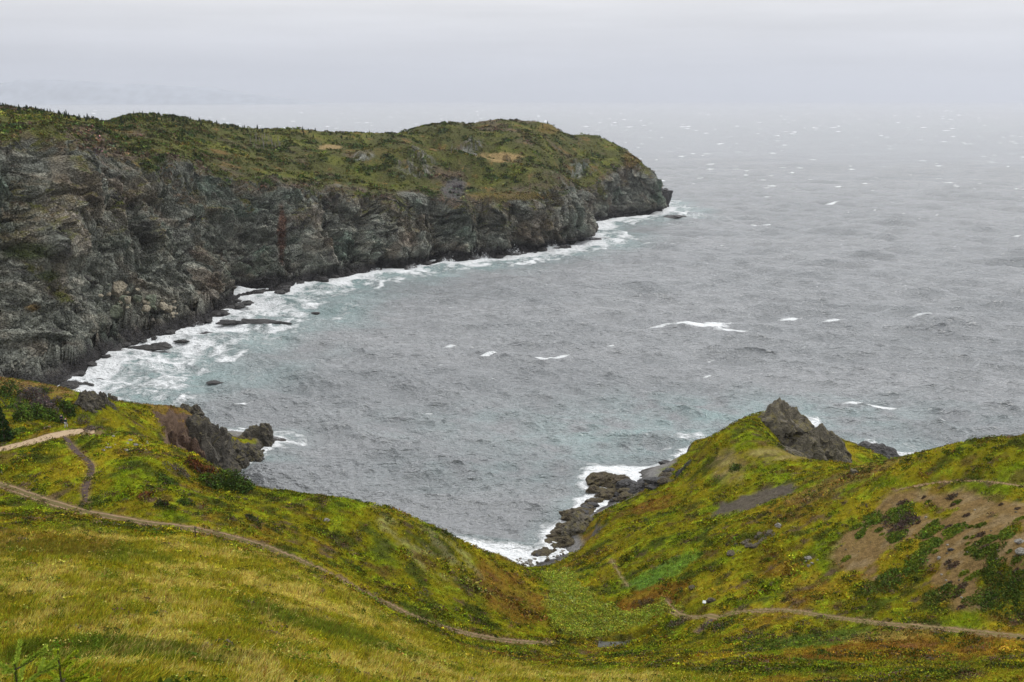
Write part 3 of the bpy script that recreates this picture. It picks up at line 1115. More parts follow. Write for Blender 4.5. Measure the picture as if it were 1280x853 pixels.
# turf: the top, spilling down over the lip in tongues, and ledges
leftm = np.interp(np.tile(U, nr_), [0, .22, .34, .5, 1], [.10, .12, .06, 0.03, 0.0])
veg = sstep(0.90, 1.02, wv + leftm + 0.36 * k1 + 0.24 * k2 + 0.16 * k3) * sstep(0.18, 0.42, nzv + 0.15 * k3)
veg = veg * (1 - sstep(0.25, 0.60, BLUFF.ravel() + 0.25 * k2) * sstep(-.15, .1, k3 + .4 * k5))
veg = np.maximum(veg, sstep(0.60, 0.75, nzv) * sstep(0.30, 0.65, wv) * sstep(-0.05, 0.2, k1) * 0.9)
hu, hv, _d = project(p)
for ln, hw in (([(40, 152), (130, 180), (190, 206), (238, 246)], 15), ([(250, 165), (330, 205), (400, 226)], 17), ([(420, 205), (470, 236), (505, 266)], 16), ([(-5, 285), (40, 330), (85, 375)], 9),
               ([(600, 218), (690, 243)], 16), ([(735, 222), (752, 240)], 9), ([(545, 240), (600, 262)], 14), ([(100, 200), (120, 240)], 7), ([(300, 240), (312, 262)], 6)):
    best = np.full(hu.shape, 1e9)
    for k in range(len(ln) - 1):
        (ax, ay), (bx, by) = ln[k], ln[k + 1]
        ex, ey = bx - ax, by - ay
        t = np.clip(((hu - ax) * ex + (hv - ay) * ey) / (ex * ex + ey * ey), 0, 1)
        best = np.minimum(best, np.hypot(hu - ax - t * ex, hv - ay - t * ey))
    veg = np.maximum(veg, (1 - sstep(.55, 1.1, best / hw + .5 * k1 + .45 * k3 + .3 * k5)) * .92 * (wv < 2) * sstep(.02, .22, nzv + .1 * k5))
rk = np.tile(np.array([0.150, 0.155, 0.132]), (len(p), 1))
rk = mixc(rk, (0.150, 0.120, 0.085), sstep(0.0, 0.4, k1))
rk = mixc(rk, (0.092, 0.118, 0.090), sstep(0.05, 0.4, k4 + 0.4 * k3) * (0.4 + 0.6 * (1 - sstep(0.4, 0.9, wv))))
rk = mixc(rk, (0.30, 0.285, 0.235), sstep(0.16, 0.5, k3 + .3 * k5) * 0.75)
rk = mixc(rk, (0.045, 0.043, 0.042), sstep(0.08, 0.40, -k3 + 0.3 * k2) * 0.85)
rk = mixc(rk, (0.26, 0.24, 0.20), sstep(0.38, 0.6, k5) * 0.6)
rk = mixc(rk, (0.155, 0.098, 0.055), sstep(0.34, 0.5, k2) * 0.5 * sstep(0.3, 0.7, wv))
k6 = fbm3(np.stack([ps[:, 0] * .5, ps[:, 1], ps[:, 2] * 2.2], 1), 16, 4, 26)
rk = mixc(rk, (0.175, 0.130, 0.095), sstep(0.10, 0.42, k6) * 0.5)
rk = mixc(rk, (0.105, 0.140, 0.110), sstep(0.10, 0.42, -k6 + .3 * k4) * 0.8)
rk = mixc(rk, (0.205, 0.190, 0.165), sstep(0.15, 0.45, k1 - k6) * 0.6)
rk = rk * (0.66 + 0.68 * id2[:, None]) * 1.2
wet = 1 - sstep(3.0, 9.0, hz_ + 4.0 * k2)
rk = rk * (1 - wet[:, None]) + np.array([.038, .036, .036]) * (.6 + .8 * id2[:, None]) * wet[:, None]
vg = np.tile(np.array([0.070, 0.072, 0.020]), (len(p), 1))
vg = mixc(vg, (0.112, 0.118, 0.022), sstep(0.02, 0.35, k1))
vg = mixc(vg, (0.040, 0.058, 0.018), sstep(0.05, 0.35, k2))
vg = mixc(vg, (0.105, 0.082, 0.052), sstep(0.10, 0.40, -k1 + 0.3 * k3))
vg = mixc(vg, (0.150, 0.098, 0.032), sstep(0.20, 0.45, -k2 + 0.3 * k4))
vg = mixc(vg, (0.105, 0.078, 0.062), (1 - sstep(0.98, 1.16, wv + .2 * k1)) * sstep(-.15, .2, k3) * .75)
vg = vg * 1.2
HT = rk * (1 - veg[:, None]) + vg * veg[:, None]
hu, hv, _d = project(p)
for (u, v), ru, rv_, col, a in (((413, 184), 17, 3.5, (0.33, 0.235, 0.11), .95), ((628, 196), 30, 7, (0.34, 0.24, 0.105), .95), ((470, 190), 40, 5, (0.13, 0.105, 0.03), .6),
                               ((568, 236), 17, 17, (0.105, 0.100, 0.098), .9), ((352, 290), 6, 42, (0.15, 0.078, 0.055), .85), ((30, 315), 40, 14, (0.040, 0.060, 0.016), .8), ((60, 345), 16, 8, (0.05, 0.07, 0.016), .7), ((690, 161), 22, 7, (0.17, 0.115, 0.035), .7),
                               ((790, 200), 14, 14, (0.16, 0.095, 0.035), .6), ((640, 245), 60, 6, (0.15, 0.105, 0.03), .6), ((590, 285), 60, 22, (0.075, 0.10, 0.08), .35),
                               ((185, 375), 50, 14, (0.20, 0.185, 0.145), .6), ((75, 210), 14, 30, (0.19, 0.155, 0.115), .5), ((40, 385), 10, 6, (0.16, 0.10, 0.03), .8)):
    d_ = np.hypot((hu - u) / ru, (hv - v) / rv_) + 0.55 * k3 + 0.3 * k2
    HT = mixc(HT, col, (1 - sstep(0.6, 1.05, d_)) * a * (wv < 2))
HROCK = mat_rock_tint()
me = new_mesh('headland', p, quads=grid_quads(nr_, nc_), attrs={'tint': HT, 'veg': veg}, smooth=False)
tag(link('headland', me, HROCK), kind='structure')

# waterline of the headland, for the surf
iz = np.argmax(H[:, :, 2] > 0.3, axis=0)
WL = H[iz, np.arange(nc_)][::8, :2]
SURFW = np.interp(U[::8], [0, 0.25, 0.45, 0.6, 0.75, 1], [50, 66, 62, 42, 42, 36])

# ----------------------------------------------------------------------------
# the sea
# ----------------------------------------------------------------------------
vv = 124.6 + np.concatenate([np.geomspace(0.9, 4, 12, endpoint=False), np.arange(4, 705, 0.55)])
ang_ = np.arctan((vv - 426.5) / F) + PITCH
ang_ = np.maximum(ang_, R(0.09))
rr = np.unique(CAMZ / np.tan(ang_))[::1]
rr = np.concatenate([[60, 100, 130], rr[rr > 145], [56000.0]])
th = np.concatenate([np.arange(-120, -31, 1.0), np.arange(-31, 31, 0.045), np.arange(31, 121, 1.0)])
th = R(1) * th
rg, tg = np.meshgrid(rr, th, indexing='ij')
sx = rg * np.sin(tg)
sy = rg * np.cos(tg)
drr = np.gradient(rr)
fine = np.maximum(drr[:, None], rg * R(0.045))
DX = np.zeros_like(sx)
DY = np.zeros_like(sx)
DZ = np.zeros_like(sx)
rw = np.random.default_rng(77)
near_rows = rr < 2600
NW = 96
lam = np.exp(rw.uniform(np.log(1.3), np.log(46), NW))
main = R(250)   # direction the swell runs (towards the cove)
dirs = main + rw.normal(0, 0.42, NW) * (1.25 - 0.5 * np.log(lam) / np.log(46))
phs = rw.uniform(0, 2 * np.pi, NW)
lx, ly, lf = sx[near_rows], sy[near_rows], fine[near_rows]
for k in range(NW):
    kx, ky = np.cos(dirs[k]) * 2 * np.pi / lam[k], np.sin(dirs[k]) * 2 * np.pi / lam[k]
    amp = 0.0095 * lam[k] * (0.7 if lam[k] > 20 else 1.0 if lam[k] > 7 else 1.3)
    fade = sstep(2.2, 4.5, lam[k] / lf)
    grp = 0.6 + 0.7 * np.clip(0.5 + 0.9 * np.sin(0.11 * kx * lx + 0.13 * ky * ly + k), 0, 1)
    a = kx * lx + ky * ly + phs[k]
    am = amp * fade * grp
    DZ[near_rows] += am * np.cos(a)
    DX[near_rows] -= am * np.cos(dirs[k]) * np.sin(a) * 0.8
    DY[near_rows] -= am * np.sin(dirs[k]) * np.sin(a) * 0.8
foam = np.zeros_like(sx)
aqua = np.zeros_like(sx)
nearm = (rr < 1500)[:, None] & (np.abs(tg) < R(40))
qx, qy = sx[nearm], sy[nearm]
# headland surf
dh = np.full(len(qx), 1e9)
wh = np.zeros(len(qx))
for k in range(len(WL)):
    d = (qx - WL[k, 0]) ** 2 + (qy - WL[k, 1]) ** 2
    m = d < dh
    dh = np.where(m, d, dh)
    wh = np.where(m, SURFW[k], wh)
dh = np.sqrt(dh)
dn, _, wn = coast_query(qx, qy)
dn = -dn
s1 = fbm2(qx, qy, 34, 4, 81)
s2 = fbm2(qx, qy, 11, 4, 82)


def surf(d, w):
    e = d / w + 0.55 * s1 + 0.35 * s2
    fo = 0.82 * (1 - sstep(0.0, 1.25, e)) + 0.45 * np.exp(-((e - 0.75) / 0.12) ** 2) * sstep(-0.1, 0.2, s1) + 0.4 * np.exp(-((e - 1.15) / 0.10) ** 2) * sstep(0.0, 0.3, s2)
    fo = fo + 0.35 * np.exp(-d / 2.5)
    aq = 1 - sstep(0.35, 1.35, e)
    return np.clip(fo, 0, 1.15), aq


fa, aa = surf(np.maximum(dh, 0), wh)
fb, ab = surf(np.maximum(dn, 0), wn * .75)
fb = fb * .85
foam[nearm] = np.maximum(fa, fb)
aqua[nearm] = np.maximum(aa * 0.62, ab * 0.3) * np.clip(0.75 + 0.9 * s2, 0, 1)
# patches of churned, paler water drifting off the knoll
for (u, v), rx, ry, a in (((930, 520), 55, 20, .5), ((800, 545), 40, 14, .55), ((560, 540), 30, 8, .2), ((650, 590), 30, 12, .25), ((760, 560), 30, 10, .4), ((690, 520), 50, 12, .25), ((230, 470), 30, 18, .5), ((1080, 520), 40, 14, .25)):
    c = sea_at(u, v)
    g = np.exp(-(((qx - c[0]) / rx) ** 2 + ((qy - c[1]) / ry) ** 2)) * np.clip(0.6 + 1.6 * s2, 0, 1)
    aqua[nearm] = np.maximum(aqua[nearm], a * g)


for (u, v), rx, ry, a in (((850, 272), 30, 10, .62), ((800, 281), 30, 12, .5), ((770, 300), 26, 12, .6), ((720, 312), 26, 14, .6), ((1100, 563), 20, 9, .85), ((1050, 555), 12, 8, .6),
                          ((850, 549), 12, 7, .75), ((880, 543), 10, 6, .4), ((345, 552), 8, 5, .7), ((325, 572), 8, 4, .7), ((1020, 528), 8, 8, .6)):
    c = sea_at(u, v)
    g = np.exp(-(((qx - c[0]) / rx) ** 2 + ((qy - c[1]) / ry) ** 2)) * np.clip(0.85 + 1.2 * s2, 0, 1.3)
    foam[nearm] = np.maximum(foam[nearm], a * g)
    aqua[nearm] = np.maximum(aqua[nearm], .6 * a * g)


def whitecap(x, y, L, B, a, rot=0.0, lift=0.0):
    r = math.hypot(x, y)
    i0, i1 = np.searchsorted(rr, (r - 3 * max(L, B) - drr[min(np.searchsorted(rr, r), len(rr) - 1)], r + 3 * max(L, B) + drr[min(np.searchsorted(rr, r), len(rr) - 1)]))
    t = math.atan2(x, y)
    j0, j1 = np.searchsorted(th, (t - 3 * L / r - 0.002, t + 3 * L / r + 0.002))
    if i1 <= i0 or j1 <= j0:
        return
    X = sx[i0:i1, j0:j1] - x
    Y = sy[i0:i1, j0:j1] - y
    c, s = math.cos(rot), math.sin(rot)
    A = (X * c + Y * s) / L
    Bq = (-X * s + Y * c) / np.maximum(B, drr[i0:i1, None] * 0.7)
    Bq = Bq - 0.5 * A * A
    Bq = np.where(Bq < 0, Bq * 2.0, Bq * 0.8)        # sharp crest, trailing wash behind
    g = np.exp(-(A ** 2 * 1.2 + Bq ** 2))
    foam[i0:i1, j0:j1] = np.maximum(foam[i0:i1, j0:j1], a * g)
    DZ[i0:i1, j0:j1] += lift * g


for (u, v), L, B, a in (((884, 411), 14, 7, 1.05), ((915, 415), 12, 4, .95), ((862, 410), 9, 4, .9), ((897, 407), 11, 3, .9), ((825, 410), 8, 3, .8), ((990, 401), 9, 4, .95), ((1093, 510), 11, 2.8, 1.15), ((684, 447), 11, 2.6, .95), ((1040, 405), 9, 3, .8), ((560, 433), 5, 2, .7), ((1150, 395), 8, 3, .75),
                        ((608, 449), 5, 2, .95), ((300, 509), 3.2, 2.2, .8), ((1215, 459), 5, 3, .6), ((636, 418), 4, 2, .5), ((745, 487), 4, 1.6, .55),
                        ((730, 366), 7, 4, .55), ((1070, 408), 5, 3, .5), ((470, 433), 6, 2, .5), ((860, 548), 7, 2.5, .7), ((760, 370), 10, 3, .4)):
    c = sea_at(u, v)
    whitecap(c[0], c[1], L, B, a, 0.12, 0.9)
for _ in range(1500):
    r = math.exp(rw.uniform(math.log(620), math.log(9500)))
    t = rw.uniform(-0.55, 0.55)
    if r < 1100 and rw.random() > 0.3:
        continue
    L = rw.uniform(2.6, 8.5) * (r / 900) ** 0.48
    whitecap(r * math.sin(t), r * math.cos(t), L, L * rw.uniform(.18, .36), rw.uniform(.60, 1.1) - .12 * min(1, r / 6000), rw.normal(0, .15), 0.0)
for _ in range(260):
    r = rw.uniform(260, 900)
    t = rw.uniform(-0.35, 0.55)
    L = rw.uniform(0.8, 2.6)
    whitecap(r * math.sin(t), r * math.cos(t), L, L * rw.uniform(.3, .5), rw.uniform(.45, .85), rw.normal(0, .2), 0.15)
calm = np.ones_like(sx)
calm[nearm] = sstep(-2, 10, np.minimum(dh, dn))
DZ = DZ * (0.35 + 0.65 * calm) + np.clip(foam, 0, 1) * 0.45 * (rg < 1200) * np.clip(0.5 + 1.2 * fbm2(sx / 1.0, sy, 6, 3, 91), 0, 1.3)
SEA = mat_sea()
me = new_mesh('sea', np.stack([(sx + DX).ravel(), (sy + DY).ravel(), DZ.ravel()], 1), quads=grid_quads(*sx.shape),
              attrs={'foam': foam.ravel(), 'aqua': aqua.ravel()})
tag(link('sea', me, SEA), kind='structure')

# far shore, nearly lost in the murk; rain haze is partly put into its pale colour
fx = np.linspace(-20300, -3900, 240)
prof = 1.45 * np.interp(fx / 2.25, [-9000, -6200, -5400, -4700, -4200, -3600, -2900, -2300, -1700], [150, 190, 240, 345, 330, 300, 230, 120, -20])
prof = prof + 80 * fbm2(fx, fx * 0, 1800, 4, 95)
rowsF = []
for s, h in ((-900, -0.05), (-600, .25), (-300, .7), (0, 1.0), (700, .8), (1600, -.05)):
    rowsF.append(np.stack([fx, 22000 + s + 150 * fbm2(fx, fx * 0 + s, 900, 3, 96), np.maximum(prof * h, -8)], 1))
HF = np.array(rowsF)
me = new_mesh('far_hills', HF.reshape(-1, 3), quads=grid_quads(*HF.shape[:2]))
tag(link('far_hills', me, mat_plain('far_moor_haze_tint', (0.29, 0.315, 0.35), 0.95, 0.3, 0.004)), kind='structure')

# the air
hb = bpy.data.meshes.new('haze')
bmh = bmesh.new()
bmesh.ops.create_cube(bmh, size=1.0)
for v_ in bmh.verts:
    v_.co = Vector((v_.co.x * 118000, v_.co.y * 118000, -9.5 if v_.co.z < 0 else 860.0))
bmh.to_mesh(hb)
bmh.free()
hm = bpy.data.materials.new('sea_haze')
hm.use_nodes = True
for n in list(hm.node_tree.nodes):
    hm.node_tree.nodes.remove(n)
o_ = hm.node_tree.nodes.new('ShaderNodeOutputMaterial')
v_ = hm.node_tree.nodes.new('ShaderNodeVolumePrincipled')
v_.inputs['Color'].default_value = (0.69, 0.715, 0.775, 1)
v_.inputs['Density'].default_value = 0.00005
v_.inputs['Anisotropy'].default_value = 0.45
hm.node_tree.links.new(v_.outputs[0], o_.inputs['Volume'])
tag(link('haze', hb, hm), kind='stuff')

# ----------------------------------------------------------------------------
# rocks
# ----------------------------------------------------------------------------
def ico(sub):
    bm = bmesh.new()
    bmesh.ops.create_icosphere(bm, subdivisions=sub, radius=1.0)
    V = np.array([v.co[:] for v in bm.verts])
    Fc = np.array([[v.index for v in f_.verts] for f_ in bm.faces])
    bm.free()
    return V, Fc


ICO = {k: ico(k) for k in (2, 3, 4, 5)}


def rock_mesh(name, seed, size, sub=4, cuts=16, rough=0.10, taper=0.0):
    """an angular boulder: a ball cut by random planes, then broken up; its foot reaches below z=0"""
    r = np.random.default_rng(seed)
    V, Fc = ICO[sub]
    n = r.normal(size=(cuts, 3))
    n[:3] = [[0, 0, 1], [0.9, 0.2, 0.35], [-0.7, -0.5, 0.5]]
    n += r.normal(size=n.shape) * 0.12
    n /= np.linalg.norm(n, axis=1)[:, None]
    h = r.uniform(0.55, 0.95, cuts)
    h[0] = 0.72 + taper * 0.5
    dn_ = V @ n.T
    rad = np.where(dn_ > 0.05, h / np.maximum(dn_, 0.05), 9).min(1)
    rad = np.minimum(rad, 1.15)
    Q = V * rad[:, None]
    sz = np.array(size, float)
    m = max(sz)
    q = Q * sz * 0.5
    o = r.uniform(0, 50, 3)
    w = fbm3(q + o, m * 0.28, 4, seed % 17, 0.55, True)
    _, _, i_, f_ = worley3((q + o) / (m * 0.16), seed % 7, True)
    dsp = (w - 0.3) * rough * m * 0.8 + f_ * rough * m * 1.1 + (i_ - .5) * rough * m * 0.35
    q = q + V * dsp[:, None] * np.minimum(1, sz / m * 1.4)
    if taper:
        zt = np.clip(q[:, 2] / (sz[2] * .5), -1, 1)
        q[:, :2] *= (1 - taper * np.clip(zt + .2, 0, 1.2))[:, None]
    q[:, 2] += sz[2] * 0.30
    return new_mesh(name, q, tris=Fc, smooth=False)


RM = {
    'dark': mat_rock('wet_black_rock', ((0.022, 0.021, 0.022), (0.045, 0.042, 0.040), (0.085, 0.080, 0.075)), 0, True),
    'brown': mat_rock('brown_shore_rock', ((0.036, 0.030, 0.022), (0.085, 0.068, 0.044), (0.165, 0.138, 0.095)), 0.35),
    'grey': mat_rock('grey_crag_rock', ((0.060, 0.054, 0.044), (0.135, 0.118, 0.088), (0.23, 0.205, 0.155)), 0.85),
    'pale': mat_rock('pale_boulder_rock', ((0.20, 0.175, 0.13), (0.33, 0.29, 0.215), (0.45, 0.41, 0.33)), 0),
    'slab': mat_rock('turf_bedrock', ((0.05, 0.042, 0.032), (0.095, 0.078, 0.055), (0.18, 0.155, 0.115)), .8),
    'green': mat_rock('greenish_boulder_rock', ((0.10, 0.115, 0.085), (0.18, 0.20, 0.14), (0.27, 0.27, 0.205)), 0),
    'point': mat_rock('dark_point_rock', ((0.035, 0.032, 0.028), (0.080, 0.071, 0.057), (0.165, 0.147, 0.115)), 0.6),
    'red': mat_rock('red_cliff_rock', ((0.055, 0.034, 0.026), (0.125, 0.078, 0.054), (0.21, 0.15, 0.11)), 0.3),
    'stone': mat_rock('lichened_stone', ((0.15, 0.14, 0.12), (0.26, 0.245, 0.215), (0.40, 0.38, 0.34)), 0),
}
_seed = [100]


def rock(pos, size, mat, label, name='rock', cat='rock', group=None, sub=4, rz=0.0, rough=0.10, tilt=(0, 0), taper=0.0):
    _seed[0] += 1
    me = rock_mesh(name, _seed[0], size, sub, rough=rough, taper=taper)
    o = link(name, me, RM[mat], loc=pos, rz=rz)
    o.rotation_euler = (tilt[0], tilt[1], rz)
    return tag(o, label, cat, group)


def on_ground(u, v, sink=0.0):
    c = hit(u, v)
    return (c[0], c[1], c[2] - sink)


def foot(u, v, t, z=None):
    p_ = at(u, v, t)
    return (p_[0], p_[1], ground_z(p_[0], p_[1])[0] if z is None else z)


# the crag on the right-hand knoll
rock(foot(980, 535, 217, 16.4), (17, 11, 13.0), 'grey', 'pointed mossy grey crag crowning the grassy knoll on the right', 'rock_crag', 'crag', sub=5, rough=.145, taper=.44)
rock(foot(960, 533, 217, 18.2), (9, 8, 6.5), 'grey', 'low shoulder of rock on the seaward left flank of the pointed crag', 'rock_outcrop', 'outcrop', sub=5, rough=.13, taper=.5)
rock(foot(1000, 535, 218, 15.6), (8, 8, 9), 'grey', 'rough step of rock on the right flank of the pointed crag', 'rock_outcrop', 'outcrop', sub=5, rough=.14, taper=.5)
rock(foot(1029, 562, 213, 12.0), (14.5, 10, 14.0), 'grey', 'big brown block of rock dropping to the sea right of the pointed crag', 'rock_outcrop', 'outcrop', sub=5, rough=.11, taper=.35)
rock(foot(1006, 570, 209, 13.4), (10, 6, 11.5), 'grey', 'grey ribbed rock face below the pointed crag above the grass', 'rock_outcrop', 'outcrop', sub=5, rough=.15, taper=.35)
rock(foot(970, 572, 206, 17.2), (13, 6, 5.0), 'grey', 'low half buried outcrop in front of the crag beside bare earth', 'rock_outcrop', 'outcrop', sub=5, rough=.13, taper=.4)
rock(foot(1046, 577, 208, 14.0), (7, 6, 8.0), 'grey', 'brown rock at the right foot of the crag group above grass', 'rock_outcrop', 'outcrop', sub=5, rough=.13, taper=.35)
rock(foot(864, 574, 210, 5.5), (7, 9, 13), 'dark', 'dark sea cliff face on the left side of the grassy knoll', 'rock_outcrop', 'outcrop', sub=5, rough=.12, taper=.3)
rock(foot(853, 592, 206, 3.5), (6, 7, 9), 'dark', 'lower dark cliff face at the left foot of the grassy knoll', 'rock_outcrop', 'outcrop', sub=5, rough=.12, taper=.3)
s_ = sea_at(1068, 572)
rock((s_[0], s_[1], 0.2), (9, 6, 5.0), 'dark', 'dark rounded sea rock in foam just right of the crag', 'sea_rock', sub=4)
s_ = sea_at(1092, 577)
rock((s_[0], s_[1], 0.2), (12, 6, 6.4), 'dark', 'dark jagged sea rock in foam, right of the rounded one', 'sea_rock', sub=4)
# ledge below the knoll
for u, v, sz, mt, lb in ((752, 606, (9, 6, 4.2), 'brown', 'outermost brown ledge rock pointing into the cove'),
                         (770, 609, (9, 6, 4.6), 'brown', 'tallest brown ledge rock behind the outermost one in the cove'),
                         (742, 614, (5, 3.5, 2.4), 'brown', 'small wave washed rock on the near edge of the ledge tip'),
                         (758, 620, (8, 4, 2.6), 'brown', 'low broken rock on the near side of the ledge'),
                         (786, 612, (7, 5, 3.6), 'dark', 'dark rock joining the ledge to the grassy slope'),
                         (806, 609, (10, 5, 3.0), 'dark', 'long dark slab along the waterline behind the ledge'),
                         (826, 605, (9, 5, 2.8), 'dark', 'dark slab between the long slab and the knoll cliff'),
                         (837, 590, (5, 3, 1.8), 'dark', 'small dark sea rock below the left cliff of the knoll'),
                         (833, 582, (6, 3, 1.8), 'dark', 'outer small dark sea rock below the left cliff of the knoll'),
                         (781, 624, (5, 4, 2.5), 'brown', 'brown boulder where the ledge meets the turf'),
                         (714, 649, (8, 5, 4.0), 'brown', 'broad pale brown rock jutting from the shore above the pebble beach'),
                         (729, 658, (7, 6, 4.5), 'grey', 'grey slab leaning on the turf bank behind the broad shore rock'),
                         (703, 662, (5, 3.5, 2.2), 'brown', 'flat brown shore rock below the broad jutting rock'),
                         (716, 668, (6, 5, 3.4), 'grey', 'grey tilted slab halfway down the rocky shore'),
                         (694, 674, (5, 3, 2.0), 'brown', 'long low brown rock reaching into the foam'),
                         (707, 680, (5, 4, 3.0), 'brown', 'brown boulder at the foot of the turf bank'),
                         (686, 683, (3.2, 2.4, 1.8), 'dark', 'dark wet rock in foam left of the brown boulder'),
                         (697, 689, (4.2, 3, 2.4), 'brown', 'rounded tan boulder near the beach end of the rocks'),
                         (677, 690, (2.6, 2, 1.5), 'dark', 'seaward dark rock nearest the pebble beach'),
                         (686, 696, (2.6, 2.2, 1.6), 'brown', 'last small brown boulder before the pebble beach')):
    s_ = sea_at(u, v)
    zz = max(ground_z(s_[0], s_[1])[0], 0.0)
    s_ = hit(u, v) if zz > 0.5 else s_
    rock((s_[0], s_[1], max(s_[2] - 0.4, -.1)), tuple(.86 * q for q in sz), mt, lb, 'shore_rock', 'rock', 'rocks of the cove shore', sub=4, rz=random.uniform(-.5, .5), rough=.13)
for k in range(60):
    u = random.uniform(640, 705)
    s_ = sea_at(u, 706 - abs(u - 660) * 0.2 + random.uniform(-5, 2.5))
    d_ = random.uniform(0.35, 1.1)
    zz = max(ground_z(s_[0], s_[1])[0], -0.1)
    rock((s_[0], s_[1], zz), (d_, d_ * .8, d_ * .7), random.choice(['stone', 'brown', 'stone']), 'small grey beach stone at the edge of the foam in the cove',
         'beach_stone', 'stone', 'stones on the pebble beach', sub=2, rz=random.uniform(0, 6), rough=.05)
for k in range(110):
    a = random.random()
    line = ((684, 694), (700, 676), (716, 658), (733, 640), (752, 622), (790, 614), (838, 600))
    j = min(int(a * 6), 5)
    b = a * 6 - j
    u = line[j][0] * (1 - b) + line[j + 1][0] * b + random.gauss(0, 4)
    v = line[j][1] * (1 - b) + line[j + 1][1] * b + random.gauss(0, 3)
    q_ = hit(u, v)
    d_ = random.uniform(.9, 3.0)
    rock((q_[0], q_[1], max(q_[2] - .3, -.1)), (d_ * 1.9, d_, d_ * .55), random.choice(['brown', 'dark', 'brown']), 'broken rock in the jumble along the right shore of the cove',
         'shore_rock', 'rock', 'broken rocks of the cove shore', sub=3, rz=random.uniform(0, 3), rough=.12)
# rocky point on the left
for u, v, t, z, sz, mt, lb in ((318, 560, 266, -.5, (11, 8, 7.5), 'point', 'outermost dark knob of the rocky point on the left'),
                               (331, 562, 267, -.5, (6, 6, 9.0), 'point', 'upright dark stump at the very end of the rocky point'),
                               (296, 566, 262, -.5, (13, 8, 6.0), 'brown', 'tan ledge of the rocky point with foam at its foot'),
                               (276, 560, 257, 0, (10, 8, 9.0), 'point', 'grey shoulder rock between the turf top and the rocky point'),
                               (305, 577, 257, -.4, (12, 5, 2.6), 'dark', 'low wet shelf below the tan ledge of the point'),
                               (252, 555, 246, 1.5, (11, 9, 15), 'point', 'tall grey buttress under the turf top left of the rocky point'),
                               (120, 522, 199, 27.0, (6.5, 5.5, 8.5), 'point', 'dark pinnacle of rock on the ridge above the two walkers'),
                               (131, 524, 201, 26.5, (5.5, 5, 9), 'point', 'second dark pinnacle seaward of the first on the left ridge'),
                               (107, 520, 198, 29.0, (6, 5, 6), 'point', 'broken rock step at the inland foot of the pinnacles'),
                               (140, 505, 214, 23.0, (4, 4, 7), 'point', 'small dark rock tooth behind the pinnacles'),
                               (196, 508, 226, 17.5, (4, 4, 4), 'point', 'little rock knob on the turf top of the left point'),
                               (236, 512, 240, 13.0, (9, 6, 7), 'point', 'rocky rim at the seaward edge of the turf top')):
    p_ = at(u, v, t)
    rock((p_[0], p_[1], z), sz, mt, lb, 'rock_outcrop', 'outcrop', 'outcrops of the left point', sub=5 if max(sz) > 5 else 4, rz=random.uniform(-.4, .4), rough=.17, taper=.4 if 'innacle' in lb or 'tooth' in lb else .15)
BUT = smooth_line([(-70, 196, 0), (-72.5, 209, 0), (-70.5, 226, 0), (-66.5, 242, 0), (-62, 253, 0)], 5.2, 1)
for k, q_ in enumerate(BUT):
    zt = ground_z(q_[0] - 5, q_[1])[0] - (4.6 if q_[1] < 217 else 3.0) + random.uniform(-1.2, .8)
    h_ = zt * 1.25 + 2
    rock((q_[0] - 2.0 + random.uniform(-1, 1), q_[1], zt - .66 * h_), (8.5, 8, h_), 'red' if q_[1] < 217 else 'point',
         'red brown rock face of the cliff above the hidden inlet on the left' if q_[1] < 217 else 'grey rock face of the cliff between red face and rocky point',
         'cliff_face', 'cliff', 'red cliff faces of the left point' if q_[1] < 217 else 'grey cliff faces of the left point', sub=5, rz=random.uniform(-.5, .5), rough=.15, taper=.15)
# skerries and wave-washed rocks under the headland
for u, v, sz, lb in ((843, 273, (24, 12, 4.2), 'long low skerry standing off the tip of the headland'),
                     (757, 300, (26, 9, 2.2), 'thin tongue of rock awash off the first nose of the headland'),
                     (708, 312, (7, 5, 5), 'dark surf rock under the first nose of the headland'),
                     (698, 312, (7, 5, 3), 'lower surf rock beside the one under the headland nose'),
                     (402, 352, (9, 6, 6), 'black rock with spray bursting against it at mid headland'),
                     (335, 405, (20, 7, 3.0), 'long black skerry surrounded by white surf, farther from the cliff'),
                     (316, 402, (9, 5, 2.0), 'low black skerry at the inner end of the long one'),
                     (290, 405, (13, 6, 2.6), 'black surf rock between the skerry and the cliff foot'),
                     (298, 385, (7, 4, 2.0), 'small black rock high in the surf under the dark recess'),
                     (284, 391, (8, 4, 2.2), 'black rock in surf just below the dark recess'),
                     (270, 396, (15, 7, 4.0), 'black reef joining the cliff foot in the broad surf'),
                     (255, 419, (7, 4, 2.0), 'small black rock awash below the black reef'),
                     (243, 422, (6, 4, 2.2), 'small black rock left of the one awash below the reef'),
                     (228, 428, (5, 3, 1.6), 'tiny black rock in the inner surf'),
                     (199, 435, (8, 5, 3.6), 'dark knob ending the wave washed shelf at left'),
                     (184, 437, (15, 5, 2.4), 'wave washed dark shelf off the left cliff foot'),
                     (160, 441, (13, 4, 1.6), 'flat dark shelf awash at the left cliff foot'),
                     (106, 457, (8, 5, 3), 'dark rock at the left edge of the surf'),
                     (96, 468, (6, 4, 2.2), 'wet rock where surf meets the lower left cliff'),
                     (98, 480, (13, 5, 2.2), 'flat dark rocks awash nearest the brown ridge'),
                     (119, 476, (8, 3, 1.4), 'low sliver of rock awash in surf near the brown ridge'),
                     (268, 479, (7, 4, 0.9), 'dark rock barely breaking the water in the open cove'),
                     (395, 393, (4, 3, 1.6), 'small isolated dark rock outside the surf line')):
    s_ = sea_at(u, v)
    rock((s_[0], s_[1], 0.05), (sz[0] * 1.1, sz[1], sz[2] * .72), 'dark', lb, 'surf_rock', 'rock', 'rocks awash below the headland', sub=4, rz=random.uniform(-.2, .2), rough=.13)
